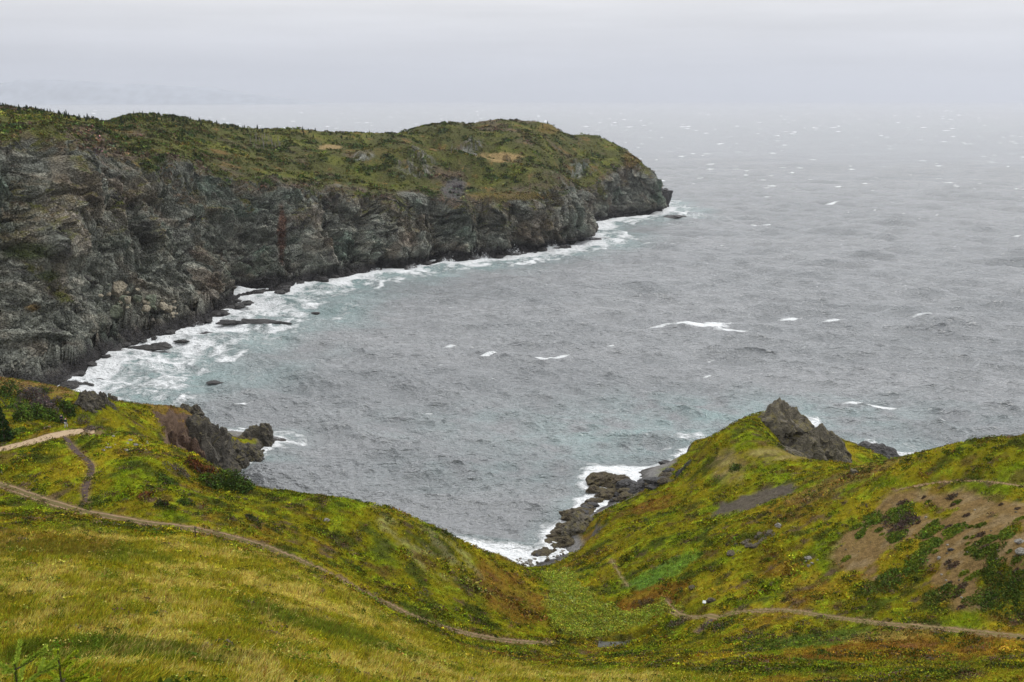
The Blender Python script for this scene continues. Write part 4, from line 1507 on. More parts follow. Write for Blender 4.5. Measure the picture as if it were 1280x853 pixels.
for k in range(70):
    j = int(len(WL) * random.uniform(.12, .80))
    a = random.random()
    q_ = WL[j] + np.array([.75, -.66]) * random.uniform(-1, 1) ** 3 * 9 + np.array([.75, -.66]) * 2
    d_ = random.uniform(1.6, 5.5)
    rock((q_[0], q_[1], .1), (d_ * 1.5, d_, d_ * .55), 'dark', 'small wet black rock along the surf line at the cliff foot', 'surf_stone', 'rock', 'wet rocks of the surf line', sub=3, rz=random.uniform(-.6, .6) + .9, rough=.13)
p_ = at(826, 262, 858)
rock((p_[0], p_[1], -1), (20, 16, 24), 'dark', 'dark block standing at the outer tip of the headland', 'rock_stack', 'sea stack', sub=5, rough=.10)
# fallen boulders on the scree


def headland_pick(u, v):
    d_ = (hu - u) ** 2 + (hv - v) ** 2 + np.where(wv > 2.0, 1e9, 0)
    c = np.where(d_ < 6)[0]
    if len(c) == 0:
        c = np.array([np.argmin(d_)])
    return p[c[np.argmin(np.linalg.norm(p[c] - np.array([0, 0, CAMZ]), axis=1))]]


HFIN = p.copy()
hu, hv, hd_ = project(HFIN)
for u, v, d_, mt, lb in ((148, 372, 7.0, 'pale', 'largest pale boulder at the top of the scree under the left cliff'),
                         (147, 396, 6.0, 'green', 'greenish boulder at the lower left end of the scree'),
                         (155, 379, 4.0, 'green', 'greenish boulder just below the largest pale boulder'),
                         (160, 377, 3.2, 'pale', 'pale boulder right of the largest one on the scree'),
                         (172, 377, 4.2, 'green', 'grey green boulder in the middle of the scree'),
                         (192, 381, 5.0, 'green', 'mossy boulder on the right half of the scree'),
                         (188, 388, 4.0, 'green', 'mossy block below the mossy boulder on the scree'),
                         (184, 390, 3.6, 'pale', 'cream coloured boulder on the lower edge of the scree'),
                         (203, 386, 3.6, 'pale', 'cream boulder near the right end of the scree'),
                         (212, 389, 3.4, 'pale', 'rightmost pale boulder of the scree'),
                         (152, 383, 2.4, 'pale', 'pinkish stone slab under the greenish boulder on scree')):
    q_ = headland_pick(u, v)
    rock((q_[0], q_[1], q_[2] + .15 * d_), (d_, d_ * .9, d_ * .95), mt, lb, 'fallen_boulder', 'boulder', 'boulders of the scree', sub=4, rough=.12, rz=random.uniform(0, 6))
for k in range(46):
    u = random.uniform(128, 222)
    q_ = headland_pick(u, 366 + (u - 128) * 0.26 + random.gauss(0, 6))
    d_ = random.uniform(.8, 2.2)
    rock((q_[0], q_[1], q_[2] + .1 * d_), (d_ * 1.2, d_, d_ * .8), random.choice(['pale', 'green', 'pale', 'grey']), 'small loose block among the fallen boulders of the scree',
         'scree_block', 'block', 'loose blocks of the scree', sub=2, rough=.06, rz=random.uniform(0, 6))
# stones on the slopes
for u, v, d_, mt, lb in ((409, 651, 1.0, 'stone', 'single pale stone lying on the grassy mound above the cart track'),
                         (1174, 699, .8, 'stone', 'small pale stone alone on the bare brown slope'),
                         (1189, 688, .9, 'dark', 'dark stone on the bare brown slope above the pale one'),
                         (1274, 679, 1.3, 'stone', 'pale rock at the right edge of the brown slope'),
                         (1275, 692, 1.5, 'stone', 'lower pale rock at the right edge of the brown slope'),
                         (973, 659, 1.6, 'stone', 'pale bedrock slab at the upper end of the outcrop streak'),
                         (1067, 592, 1.8, 'grey', 'grey boulder in the grass behind the right hand slope'),
                         (865, 737, 1.3, 'slab', 'purple grey slab in the turf above the hillside track'),
                         (888, 752, 1.6, 'slab', 'dark flat outcrop beside the small white sign')):
    g_ = on_ground(u, v, 0.1)
    rock(g_, (d_, d_ * .75, d_ * .6), mt, lb, 'stone', 'stone', sub=3, rz=random.uniform(0, 3), rough=.08)
for k in range(9):
    g_ = on_ground(1014 + random.gauss(0, 6), 702 + random.gauss(0, 3), 0.1)
    d_ = random.uniform(.5, 1.0)
    rock(g_, (d_, d_ * .8, d_ * .6), 'stone', 'whitish stone in the small heap on the brown slope' if False else 'whitish stone of the small heap in the soil patch',
         'heap_stone', 'stone', 'stones of the heap on the brown slope', sub=2, rz=random.uniform(0, 3), rough=.06)
for k in range(24):
    a = random.random()
    g_ = on_ground(890 + 96 * a + random.gauss(0, 3), 703 - 42 * a + random.gauss(0, 4), 0.25)
    d_ = random.uniform(.6, 1.9)
    rock(g_, (d_ * 1.5, d_ * .7, d_ * .42), 'slab', 'bedrock slab breaking the turf in the streak up the right slope',
         'bedrock_slab', 'slab', 'bedrock slabs in the right slope', sub=3, rz=.7 + random.gauss(0, .2), rough=.12)
for k in range(44):
    while True:
        u, v = random.uniform(1040, 1279), random.uniform(625, 760)
        g_ = on_ground(u, v, .04)
        if grid_sample(BAREG, np.array([g_[0]]), np.array([g_[1]]))[0] > .5:
            break
    d_ = random.uniform(.18, .5)
    rock(g_, (d_, d_ * .8, d_ * .6), random.choice(['stone', 'slab', 'slab']), 'tiny loose stone on the bare brown soil of the right slope', 'loose_stone', 'stone', 'loose stones of the bare slope', sub=2, rough=.06)
for k in range(14):
    g_ = on_ground(150 + random.gauss(0, 30), 557 + random.gauss(0, 5), 0.1)
    d_ = random.uniform(.4, 1.0)
    rock(g_, (d_, d_ * .8, d_ * .5), 'stone', 'small pale stone in the turf along the brow of the left knoll', 'turf_stone', 'stone', 'stones on the left knoll', sub=2, rough=.06)

# ----------------------------------------------------------------------------
# plants
# ----------------------------------------------------------------------------
def leaf_tris(C, size, rng, up=0.0, stretch=None):
    """one randomly turned triangle at every point of C"""
    n = len(C)
    a = rng.normal(size=(n, 3))
    b = rng.normal(size=(n, 3))
    if stretch is not None:
        a = a + np.asarray(stretch)
    a /= np.linalg.norm(a, axis=1)[:, None]
    b -= a * (a * b).sum(1)[:, None]
    b /= np.linalg.norm(b, axis=1)[:, None]
    s = np.asarray(size).reshape(-1, 1)
    V = np.stack([C - a * s * .6 - b * s * .38, C - a * s * .45 + b * s * .45, C + a * s * .75], 1)
    return V.reshape(-1, 3)


def tube(pts, rad, n=6):
    pts = np.array(pts, float)
    rad = np.asarray(rad, float)
    tg_ = np.gradient(pts, axis=0)
    tg_ /= np.linalg.norm(tg_, axis=1)[:, None] + 1e-9
    ref = np.array([0.3, 0.9, 0.2])
    a = np.cross(tg_, ref)
    a /= np.linalg.norm(a, axis=1)[:, None]
    b = np.cross(tg_, a)
    an = np.linspace(0, 2 * np.pi, n, endpoint=False)
    V = pts[:, None] + rad[:, None, None] * (a[:, None] * np.cos(an)[None, :, None] + b[:, None] * np.sin(an)[None, :, None])
    Fq = []
    for i in range(len(pts) - 1):
        for j in range(n):
            Fq.append((i * n + j, i * n + (j + 1) % n, (i + 1) * n + (j + 1) % n, (i + 1) * n + j))
    return V.reshape(-1, 3), np.array(Fq)


def tubes(lst):
    Vs, Fs, o = [], [], 0
    for pts, rad, n in lst:
        v, f_ = tube(pts, rad, n)
        Vs.append(v)
        Fs.append(f_ + o)
        o += len(v)
    return np.concatenate(Vs), np.concatenate(Fs)


LEAF = mat_tint('leaves', 0.85, 0.0)
GRASSM = mat_tint('grass_blades', 0.8, 0.03)
BARK = mat_plain('bark', (0.075, 0.055, 0.042), 0.9, .3, 5)
DEADWOOD = mat_plain('weathered_wood', (0.17, 0.155, 0.145), 0.9, .25, 5)
vr = np.random.default_rng(21)


def jitter(col, n, rng, v=.25, h=.12):
    c = np.tile(np.asarray(col, float), (n, 1)) if np.ndim(col) == 1 else np.asarray(col, float)
    k = np.exp(rng.normal(0, v, (n, 1)))
    return np.clip(c * k * np.exp(rng.normal(0, h, (n, 3))), 0, .6)


def leafy_mesh(name, centres, sizes, col, rng, **kw):
    V = leaf_tris(centres, sizes, rng, **kw)
    cc = np.repeat(jitter(col, len(centres), rng), 3, 0)
    return new_mesh(name, V, tris=np.arange(len(V)).reshape(-1, 3), attrs={'tint': cc}, smooth=False)


def shrub(pos, r, h, col, label, name='shrub', cat='shrub', group=None, n=900, leaf=0.28, stems=True, col2=None, wood=None, lobes=7):
    rng = np.random.default_rng(int(abs(pos[0] * 97 + pos[1] * 31)) % 100000)
    root = empty(name, pos, rng.uniform(0, 6))
    C = []
    cs_ = rng.uniform(-1, 1, (lobes, 2)) * np.array([r, r]) * .62
    for k in range(lobes):
        m = n // lobes
        d = rng.normal(size=(m, 3))
        d /= np.linalg.norm(d, axis=1)[:, None]
        d[:, 2] = np.abs(d[:, 2])
        rr_ = r * rng.uniform(.38, .62)
        hh = h * rng.uniform(.6, 1.0) * (1 - .35 * (np.hypot(*cs_[k]) / r))
        q = d * rng.uniform(.72, 1.05, (m, 1)) * np.array([rr_, rr_, hh])
        q[:, :2] += cs_[k]
        C.append(q)
    C = np.concatenate(C)
    cols = np.tile(np.asarray(col, float), (len(C), 1))
    if col2 is not None:
        k_ = sstep(-.1, .3, fbm3(C + pos[0], r * .8, 2, 3))
        cols = cols * (1 - k_[:, None]) + np.asarray(col2) * k_[:, None]
    # each plant follows the slope it stands on
    dz = ground_z(C[:, 0] + pos[0], C[:, 1] + pos[1]) - pos[2] if abs(pos[1]) < 280 else 0
    root.rotation_euler = (0, 0, 0)
    C[:, 2] += np.clip(dz, -3, 3)
    link('foliage', leafy_mesh('foliage', C, leaf * rng.uniform(.6, 1.3, len(C)), cols, rng), LEAF, root)
    if stems:
        L = []
        for k in range(8):
            a = rng.uniform(0, 6.28)
            x, y = r * .6 * math.cos(a), r * .6 * math.sin(a)
            zb = float(np.clip(ground_z(pos[0] + x * .3, pos[1] + y * .3)[0] - pos[2], -2, 2)) - .1
            L.append(([(x * .3, y * .3, zb), (x * .6, y * .6, zb + h * .4), (x, y, zb + h * .85)], [.07, .05, .02], 5))
        v_, f_ = tubes(L)
        link('stem', new_mesh('stem', v_, quads=f_), wood or BARK, root)
    return tag(root, label, cat, group)


DG, DG2 = (0.036, 0.058, 0.014), (0.075, 0.115, 0.018)
for u, v, r, h, c1_, c2_, lb in ((5, 492, 4.0, 3.4, DG, DG2, 'dark green scrub at the left edge under the brown ridge'),
                                 (14, 512, 3.6, 3.0, DG, DG2, 'dark green scrub bush directly behind the small spruce'),
                                 (30, 522, 3.2, 2.8, DG, DG2, 'dark green bush beneath the grey leafless scrub'),
                                 (45, 500, 3.4, 2.6, (0.105, 0.085, 0.080), (0.060, 0.055, 0.045), 'grey leafless scrub thicket on the left ridge'),
                                 (62, 508, 2.8, 2.2, (0.105, 0.085, 0.080), (0.075, 0.065, 0.050), 'smaller grey leafless thicket right of the larger one'),
                                 (48, 522, 3.0, 2.6, DG, DG2, 'dark green bush left of the two walkers'),
                                 (66, 524, 2.2, 1.9, DG, DG2, 'green bush immediately behind the two walkers'),
                                 (86, 518, 2.2, 1.9, DG, DG2, 'green bush right of and behind the two walkers'),
                                 (57, 491, 1.9, 1.6, DG, DG2, 'small round green bush on the orange ridge'),
                                 (48, 490, 1.6, 1.4, DG, DG2, 'small green bush next to the round one on the orange ridge'),
                                 (103, 530, 2.0, .9, (0.125, 0.098, 0.085), (0.085, 0.075, 0.055), 'low grey twiggy scrub right of the walkers'),
                                 (118, 537, 1.8, .7, (0.125, 0.098, 0.085), (0.085, 0.075, 0.055), 'low grey twiggy scrub by the end of the gravel path'),
                                 (12, 545, 2.4, 1.2, DG2, (0.08, .11, .02), 'low green bush right of the small spruce'),
                                 (283, 605, 3.6, 3.2, DG, DG2, 'dense dark green spruce scrub on the brow below the knoll'),
                                 (300, 612, 2.6, 2.4, DG, DG2, 'dark green scrub at the outer end of the brow clump'),
                                 (268, 612, 2.4, 2.2, DG, DG2, 'dark green scrub at the near foot of the brow clump'),
                                 (256, 595, 2.6, 2.4, (0.095, 0.040, 0.016), (0.05, .035, .018), 'rust brown dead bush beside the dark brow clump'),
                                 (222, 590, 1.9, 1.2, (0.12, 0.095, 0.08), (0.07, .075, .03), 'grey brown bush left of the rusty dead bush'),
                                 (210, 603, 1.7, 1.0, DG, DG2, 'green bush on the slope left of the rusty bush'),
                                 (203, 632, 1.0, .8, (0.045, .035, .018), DG, 'small dark round bush above the cart track'),
                                 (182, 620, 1.0, .7, (0.12, 0.05, .02), (0.08, .05, .02), 'small reddish bush on the slope above the cart track'),
                                 (234, 630, 1.3, .8, DG, DG2, 'green bush at the bottom of the left slope'),
                                 (317, 652, 1.3, .8, (0.05, .05, .025), DG, 'dark bush on the left end of the mound'),
                                 (905, 785, 1.6, .7, (0.06, .075, .02), DG, 'low dark bush just below the hillside track'),
                                 (805, 757, 1.7, .9, (0.10, .07, .03), (0.06, .06, .02), 'brown bush on the rusty hump in the valley'),
                                 (843, 783, 1.6, .8, (0.10, .08, .05), (0.06, .07, .02), 'brownish bush beside the dark side path'),
                                 (920, 610 - 25, 1.6, .7, DG, DG2, 'dark green bush at the foot of the crag outcrop')):
    shrub(on_ground(u, v, .05), r, h, c1_, lb, n=1100 if r > 2 else 420, leaf=.30 if r > 2 else .2, col2=c2_, group='bushes of the near slopes')
# juniper mats on the bare slope
for u, v, r, c1_, lb in ((1092, 650, 1.9, DG2, 'green mat at the top left of the bare slope'),
                         (1125, 641, 2.2, DG2, 'green mat high on the middle of the bare slope'),
                         (1122, 657, 2.4, (0.085, .06, .05), 'purple brown heather mat on the bare slope'),
                         (1135, 652, 1.4, (0.085, .06, .05), 'small purple heather mat beside the larger one'),
                         (1122, 671, 1.7, DG2, 'green mat below the purple heather mat'),
                         (1160, 667, 1.9, DG2, 'green mat in the middle of the bare slope'),
                         (1076, 668, 1.0, DG2, 'small isolated green mat on the left of the bare slope'),
                         (1192, 664, 1.5, DG2, 'grey green mat right of the middle one'),
                         (1230, 679, 1.3, DG, 'dark little mat on the right of the bare slope'),
                         (1232, 689, 1.8, DG, 'larger dark mat below the dark little one'),
                         (1257, 668, 1.7, DG2, 'green mat near the right edge of the bare slope'),
                         (1160, 682, 1.6, DG2, 'green mat at the top of the strip dividing the soil'),
                         (1151, 700, 2.2, DG2, 'long green mat in the strip dividing the soil'),
                         (1127, 717, 2.6, DG2, 'broad green mat at the bottom of the dividing strip'),
                         (1095, 732, 2.8, DG, 'dark mat at the foot of the soil above the track'),
                         (1175, 745, 2.2, DG, 'dark mat where the soil tongue narrows'),
                         (1247, 716, 1.8, DG, 'dark bush right of the soil tongue'),
                         (1255, 738, 3.0, DG, 'big dark juniper bush at the right edge above the track'),
                         (1278, 722, 3.0, DG, 'big dark juniper bush cut by the right edge of the view'),
                         (1225, 757, 2.4, DG, 'dark juniper bush lowest beside the soil tongue'),
                         (1275, 764, 2.6, DG, 'dark juniper bush close above the track at right')):
    shrub(on_ground(u, v, .05), r * .92, .25 + .10 * r, (0.05, 0.075, 0.014) if c1_ is DG else c1_, lb, 'juniper_mat', 'juniper', 'mats on the bare slope', n=1000, leaf=.24, stems=False, lobes=9,
          col2=(0.13, .165, .02) if c1_ is DG2 else (0.10, .125, .02))


for k in range(60):
    while True:
        u, v = random.uniform(1040, 1279), random.uniform(620, 762)
        g_ = on_ground(u, v, .03)
        if grid_sample(BAREG, np.array([g_[0]]), np.array([g_[1]]))[0] > .5:
            break
    r_ = random.uniform(.22, .75)
    rng = np.random.default_rng(900 + k)
    d = rng.normal(size=(int(60 + 260 * r_), 3))
    d /= np.linalg.norm(d, axis=1)[:, None]
    C = np.abs(d) * np.sign(d) * np.array([r_ * 1.3, r_, .16 + .14 * r_]) * rng.uniform(.3, 1.05, (len(d), 1))
    C[:, 2] = np.abs(C[:, 2]) + ground_z(C[:, 0] + g_[0], C[:, 1] + g_[1]) - g_[2]
    o = link('cushion_plant', leafy_mesh('cushion_plant', C, np.full(len(C), .20), random.choice([(.07, .095, .014), (.12, .15, .018), (.085, .06, .04)]), rng), LEAF, loc=g_)
    tag(o, 'small cushion plant dotted over the bare brown soil of the right slope', 'plant', 'cushion plants of the bare slope')


def spruce_parts(h, r, rng, n=900, leaf=.2, col=(0.022, 0.040, 0.014)):
    z = rng.uniform(.06, 1, n) ** 1.15
    tier = .72 + .28 * np.sin(z * 34)
    rad = r * (1 - z) ** .85 * tier * np.sqrt(rng.uniform(.25, 1, n)) + .02
    a = rng.uniform(0, 6.283, n)
    a = np.round(a / .7) * .7 * .5 + a * .5
    C = np.stack([rad * np.cos(a), rad * np.sin(a), z * h - rad * .22], 1)
    return C, leaf * (1.15 - .6 * z) * rng.uniform(.7, 1.3, n), col


for u, v, h, r, lb in ((6, 553, 5.6, 2.0, 'small dark spruce at the left edge beside the gravel path'), (-4, 552, 4.0, 1.6, 'shorter spruce cut by the left edge of the view')):
    g_ = on_ground(max(u, -30), v, .1)
    root = empty('spruce_tree', g_)
    rng = np.random.default_rng(u + 50)
    C, sz, col = spruce_parts(h, r, rng, 1500, .34)
    link('crown', leafy_mesh('crown', C, sz, col, rng), LEAF, root)
    v_, f_ = tube([(0, 0, -.2), (.03, 0, h * .5), (0, .02, h * .97)], [.13, .07, .015], 7)
    link('trunk', new_mesh('trunk', v_, quads=f_), BARK, root)
    tag(root, lb, 'tree')

# skyline spruces of the headland: four grown forms, copied along the ridge
TINY = []
for k in range(5):
    rng = np.random.default_rng(300 + k)
    h = (3.2, 4.2, 5.0, 2.6, 3.6)[k]
    C, sz, col = spruce_parts(h, (0.9, 1.0, 1.1, 1.0, .7)[k], rng, 220, .62, (0.030, 0.042, 0.020))
    V = leaf_tris(C, sz, rng)
    tv, tf = tube([(0, 0, -.8), (0, 0, h * .5), (0, 0, h)], [.12, .07, .02], 5)
    cc = np.concatenate([np.repeat(jitter(col, len(C), rng), 3, 0), np.tile([.05, .04, .03], (len(tv), 1))])
    TINY.append(new_mesh('spruce_tree', np.concatenate([V, tv]), quads=tf + len(V), tris=np.arange(len(V)).reshape(-1, 3), attrs={'tint': cc}, smooth=False))
    TINY[-1].materials.append(LEAF)
irow = np.where((wrow > 1.86) & (wrow < 2.03))[0]
Hg = HFIN.reshape(nr_, nc_, 3)
HUg = hu.reshape(nr_, nc_)
for (ua, ub), n, lb, gp in (((-10, 70), 40, 'tiny dark spruce on the leftmost skyline of the far headland', 'spruces on the leftmost skyline'),
                            ((70, 136), 46, 'tiny dark spruce on the skyline just left of the notch', 'spruces left of the notch'),
                            ((150, 225), 66, 'tiny dark spruce on the hump just right of the skyline notch', 'spruces right of the notch'),
                            ((225, 335), 66, 'tiny dark spruce along the sloping middle of the headland skyline', 'spruces of the middle skyline'),
                            ((335, 470), 40, 'tiny dark spruce on the low saddle of the headland skyline', 'spruces of the low saddle'),
                            ((538, 720), 16, 'tiny dark bushy spruce on the domed end of the headland', 'spruces of the headland dome')):
    for k in range(n):
        u = random.uniform(ua, ub)
        ir = random.choice(list(irow))
        jc = np.argmin(np.abs(HUg[ir] - u))
        q_ = Hg[ir, jc]
        o = link('spruce_tree', TINY[k % 5], loc=tuple(q_), rz=random.uniform(0, 6))
        s = random.uniform(.28, .62) * (1.3 if random.random() < .15 else 1)
        o.scale = (s * 1.15, s * 1.15, s * random.uniform(.85, 1.15))
        tag(o, lb, 'tree', gp)
# bleached dead trunks in the scrub
dv, df = tubes([([(0, 0, -.5), (.05, 0, 2.2), (0, .1, 4.6)], [.22, .17, .05], 5), ([(0, 0, 2), (.5, .1, 3.0)], [.07, .03], 4), ([(0, 0, 2.7), (-.4, .2, 3.6)], [.06, .03], 4)])
DT = new_mesh('dead_tree', dv, quads=df)
for k in range(30):
    q_ = headland_pick(random.uniform(312, 352), random.uniform(172, 184)) if k < 20 else headland_pick(random.uniform(560, 600), random.uniform(232, 240) - 50)
    o = link('dead_tree', DT, DEADWOOD, loc=tuple(q_), rz=random.uniform(0, 6))
    o.scale = (1, 1, random.uniform(.6, 1.1))
    if k < 20:
        tag(o, 'bleached bare trunk standing in the grey thicket on the headland plateau', 'dead tree', 'bare trunks of the thicket')
    else:
        tag(o, 'bleached bare trunk on the slope of the headland dome', 'dead tree', 'bare trunks of the dome')

# scrub all over the headland's top
vis = (veg > .55) & (wv > .9) & (wv < 2.25) & (HT[:, 0] < .22)
ii = np.where(vis)[0]
cell = np.repeat(np.linalg.norm(np.gradient(Hg, axis=1), axis=2)[..., None], 1, 2).ravel() * np.linalg.norm(np.gradient(Hg, axis=0), axis=2).ravel()
pr = cell[ii] * (0.35 + sstep(-.1, .3, k2[ii]) * 1.2) / np.maximum(hd_[ii], 100)
ii = vr.choice(ii, 30000, p=pr / pr.sum())
C0 = HFIN[ii] + vr.normal(size=(len(ii), 3)) * [.5, .5, 0]
rs = vr.uniform(.35, 1.15, len(ii)) * np.where(k2[ii] > .05, 1.35, .8)
NL = 11
d = vr.normal(size=(len(ii), NL, 3))
d /= np.linalg.norm(d, axis=2, keepdims=True)
d[..., 2] = np.abs(d[..., 2])
C = C0[:, None] + d * rs[:, None, None] * np.array([1, 1, .85])
bc = HT[ii] * np.where(vr.random(len(ii)) < .45, .55, 1.15)[:, None]
bc = jitter(bc, len(bc), vr, .25, .12)
tag(link('scrub', leafy_mesh('scrub', C.reshape(-1, 3), np.repeat(rs * .75, NL), np.repeat(bc, NL, 0), vr), LEAF), kind='stuff')

# ---- ground cover of the near slopes -------------------------------------------
def scatter(n, keep, seed):
    rng = np.random.default_rng(seed)
    out_ = []
    tot = 0
    while tot < n:
        x = rng.uniform(-125, 135, 400000)
        y = rng.uniform(4, 262, 400000)
        m = (np.abs(x) < 0.60 * y + 12)
        x, y = x[m], y[m]
        dep = np.hypot(y, 60)
        m = rng.random(len(x)) < np.minimum(1, (75 / dep) ** 1.6)
        x, y = x[m], y[m]
        m = rng.random(len(x)) < keep(x, y)
        x, y = x[m], y[m]
        out_.append(np.stack([x, y], 1))
        tot += len(x)
    q = np.concatenate(out_)[:n]
    return q[:, 0], q[:, 1], rng


bare = lambda x, y: grid_sample(BAREG, x, y)
above = lambda x, y: sstep(1.5, 4, ground_z(x, y))
# heath: low cushions of leaves
x, y, rng = scatter(120000, lambda x, y: np.clip(1.1 - 1.3 * bare(x, y), 0, 1) * above(x, y) * (1 - .75 * grid_sample(MEADG, x, y)), 5)
z = ground_z(x, y)
hp = fbm2(x, y, 7, 3, 51)
rs = rng.uniform(.12, .34, len(x)) * (1 + .9 * sstep(.1, .4, hp))
tc_ = grid_sample(TINT, x, y)
tc_ = tc_ * np.exp(rng.normal(0, .34, (len(x), 1)) + .22) * np.exp(rng.normal(0, .10, (len(x), 3)))
acc = rng.random(len(x))
tc_[acc < .05] = tc_[acc < .05] * .3 + np.array([.13, .05, .012]) * .7
tc_[(acc > .05) & (acc < .09)] = np.array([.035, .050, .010])
tc_[acc > .90] = tc_[acc > .90] * .4 + np.array([.26, .29, .02]) * .6
NL = 9
d = rng.normal(size=(len(x), NL, 3))
d /= np.linalg.norm(d, axis=2, keepdims=True)
d[..., 2] = np.abs(d[..., 2])
C = np.stack([x, y, z - .03], 1)[:, None] + d * rs[:, None, None] * np.array([1.25, 1.25, .7])
tag(link('heath', leafy_mesh('heath', C.reshape(-1, 3), np.repeat(rs * .62 * np.clip(np.hypot(y, 90 - z) / 150, .35, 1), NL), np.repeat(tc_, NL, 0), rng), LEAF), kind='stuff')


# larger cushions of crowberry and juniper among the heath
x, y, rng = scatter(14000, lambda x, y: np.clip(1.05 - 1.4 * bare(x, y), 0, 1) * above(x, y) * (1 - .9 * grid_sample(MEADG, x, y)) * sstep(-.05, .25, fbm2(x, y, 6, 3, 57)), 15)
z = ground_z(x, y)
rs = rng.uniform(.25, .6, len(x)) * np.where(rng.random(len(x)) < .15, 1.7, 1)
tc_ = grid_sample(TINT, x, y) * .55
acc = rng.random(len(x))
tc_[acc < .45] = np.array([.042, .062, .010])
tc_[(acc > .45) & (acc < .6)] = np.array([.105, .075, .050])
tc_[(acc > .6) & (acc < .72)] = np.array([.15, .19, .014])
NL = 34
d = rng.normal(size=(len(x), NL, 3))
d /= np.linalg.norm(d, axis=2, keepdims=True)
d[..., 2] = np.abs(d[..., 2])
C = np.stack([x, y, z - .04], 1)[:, None] + d * rs[:, None, None] * np.array([1.35, 1.15, .55])
cc = np.repeat(jitter(tc_, len(tc_), rng, .2, .1), NL, 0)
tag(link('heath_cushions', leafy_mesh('heath_cushions', C.reshape(-1, 3), np.full(len(cc), .17), cc, rng), LEAF), kind='stuff')


def blades(x, y, h, w, lean, col, nb, rng, spread):
    n = len(x)
    X = np.repeat(x, nb) + rng.normal(0, 1, n * nb) * np.repeat(spread, nb)
    Y = np.repeat(y, nb) + rng.normal(0, 1, n * nb) * np.repeat(spread, nb)
    Z = ground_z(X, Y) - .03
    hh = np.repeat(h, nb) * rng.uniform(.55, 1.2, n * nb)
    a = rng.uniform(0, 6.283, n * nb)
    ww = np.repeat(w, nb) * rng.uniform(.6, 1.3, n * nb)
    lx_ = (np.repeat(lean[0], nb) + rng.normal(0, .28, n * nb)) * hh
    ly_ = (np.repeat(lean[1], nb) + rng.normal(0, .28, n * nb)) * hh
    B = np.stack([X, Y, Z], 1)
    side = np.stack([np.cos(a) * ww, np.sin(a) * ww, np.zeros_like(a)], 1)
    M = B + np.stack([lx_ * .35, ly_ * .35, hh * .6], 1)
    Tp = B + np.stack([lx_, ly_, hh], 1)
    V = np.stack([B - side, B + side, M + side * .75, M - side * .75, Tp], 1).reshape(-1, 3)
    o = np.arange(n * nb)[:, None] * 5
    Q = o + np.array([[0, 1, 2, 3]])
    Tt = o + np.array([[3, 2, 4]])
    cc = np.repeat(jitter(np.repeat(col, nb, 0), n * nb, rng, .22, .10), 5, 0)
    return V, Q, Tt, cc


# tall grass of the meadow
x, y, rng = scatter(80000, lambda x, y: np.clip(grid_sample(MEADG, x, y) * 1.1 + .05, 0, 1) * np.clip(1 - 1.4 * bare(x, y), 0, 1), 6)
st = grid_sample(STRAWG, x, y)
pn = fbm2(x, y, 3.0, 3, 52)
h = rng.uniform(.22, .50, len(x)) * (1 + .7 * sstep(.1, .5, pn))
h[rng.random(len(x)) < .08] *= 1.6
col = grid_sample(TINT, x, y) * np.exp(rng.normal(.38, .22, (len(x), 1)))
gk = rng.random(len(x))
col[gk < .16] = np.array([.115, .150, .010])
col[(gk > .80) & (st > .3)] = np.array([.52, .38, .12])
col[(gk > .16) & (gk < .22)] = np.array([.17, .08, .022])
lw = .38 + .35 * fbm2(x, y, 10, 2, 53)
V, Q, Tt, cc = blades(x, y, h, np.full(len(x), .018), (lw, lw * .25), col, 6, rng, np.full(len(x), .13))
tag(link('meadow_grass', new_mesh('meadow_grass', V, quads=Q, tris=Tt, attrs={'tint': cc}, smooth=False), GRASSM), kind='stuff')
# shorter grass and sedge scattered over the slopes and along the paths
x, y, rng = scatter(45000, lambda x, y: np.clip(sstep(-.05, .3, fbm2(x, y, 11, 3, 54)) + .12, 0, 1) * np.clip(1 - 1.5 * bare(x, y), 0, 1) * above(x, y), 7)
col = grid_sample(TINT, x, y) * np.exp(rng.normal(.25, .2, (len(x), 1)))
gk = rng.random(len(x))
col[gk < .14] = np.array([.26, .20, .06])
V, Q, Tt, cc = blades(x, y, rng.uniform(.18, .42, len(x)), np.full(len(x), .022), (np.full(len(x), .45), np.full(len(x), .1)), col, 5, rng, np.full(len(x), .15))
tag(link('slope_grass', new_mesh('slope_grass', V, quads=Q, tris=Tt, attrs={'tint': cc}, smooth=False), GRASSM), kind='stuff')
# weeds and goldenrod in the greener hollows of the meadow
x, y, rng = scatter(2600, lambda x, y: grid_sample(MEADG, x, y) * (1 - grid_sample(STRAWG, x, y)) * sstep(.0, .3, fbm2(x, y, 5, 3, 58)), 18)
z = ground_z(x, y)
NL = 26
d = rng.normal(size=(len(x), NL, 3))
d /= np.linalg.norm(d, axis=2, keepdims=True)
d[..., 2] = np.abs(d[..., 2])
rs = rng.uniform(.15, .38, len(x))
C = np.stack([x, y, z], 1)[:, None] + d * rs[:, None, None] * np.array([1, 1, 1.7])
col = np.repeat(jitter((.085, .125, .012), len(x), rng, .3, .12), NL, 0)
tip = (C[..., 2].ravel() - np.repeat(z, NL)) > np.repeat(rs, NL) * 1.35
fl = np.repeat(rng.random(len(x)) < .4, NL)
col[tip & fl] = (.48, .40, .10)
tag(link('weeds', leafy_mesh('weeds', C.reshape(-1, 3), np.repeat(np.clip(rs * .3, .04, .09), NL), col, rng), LEAF), kind='stuff')
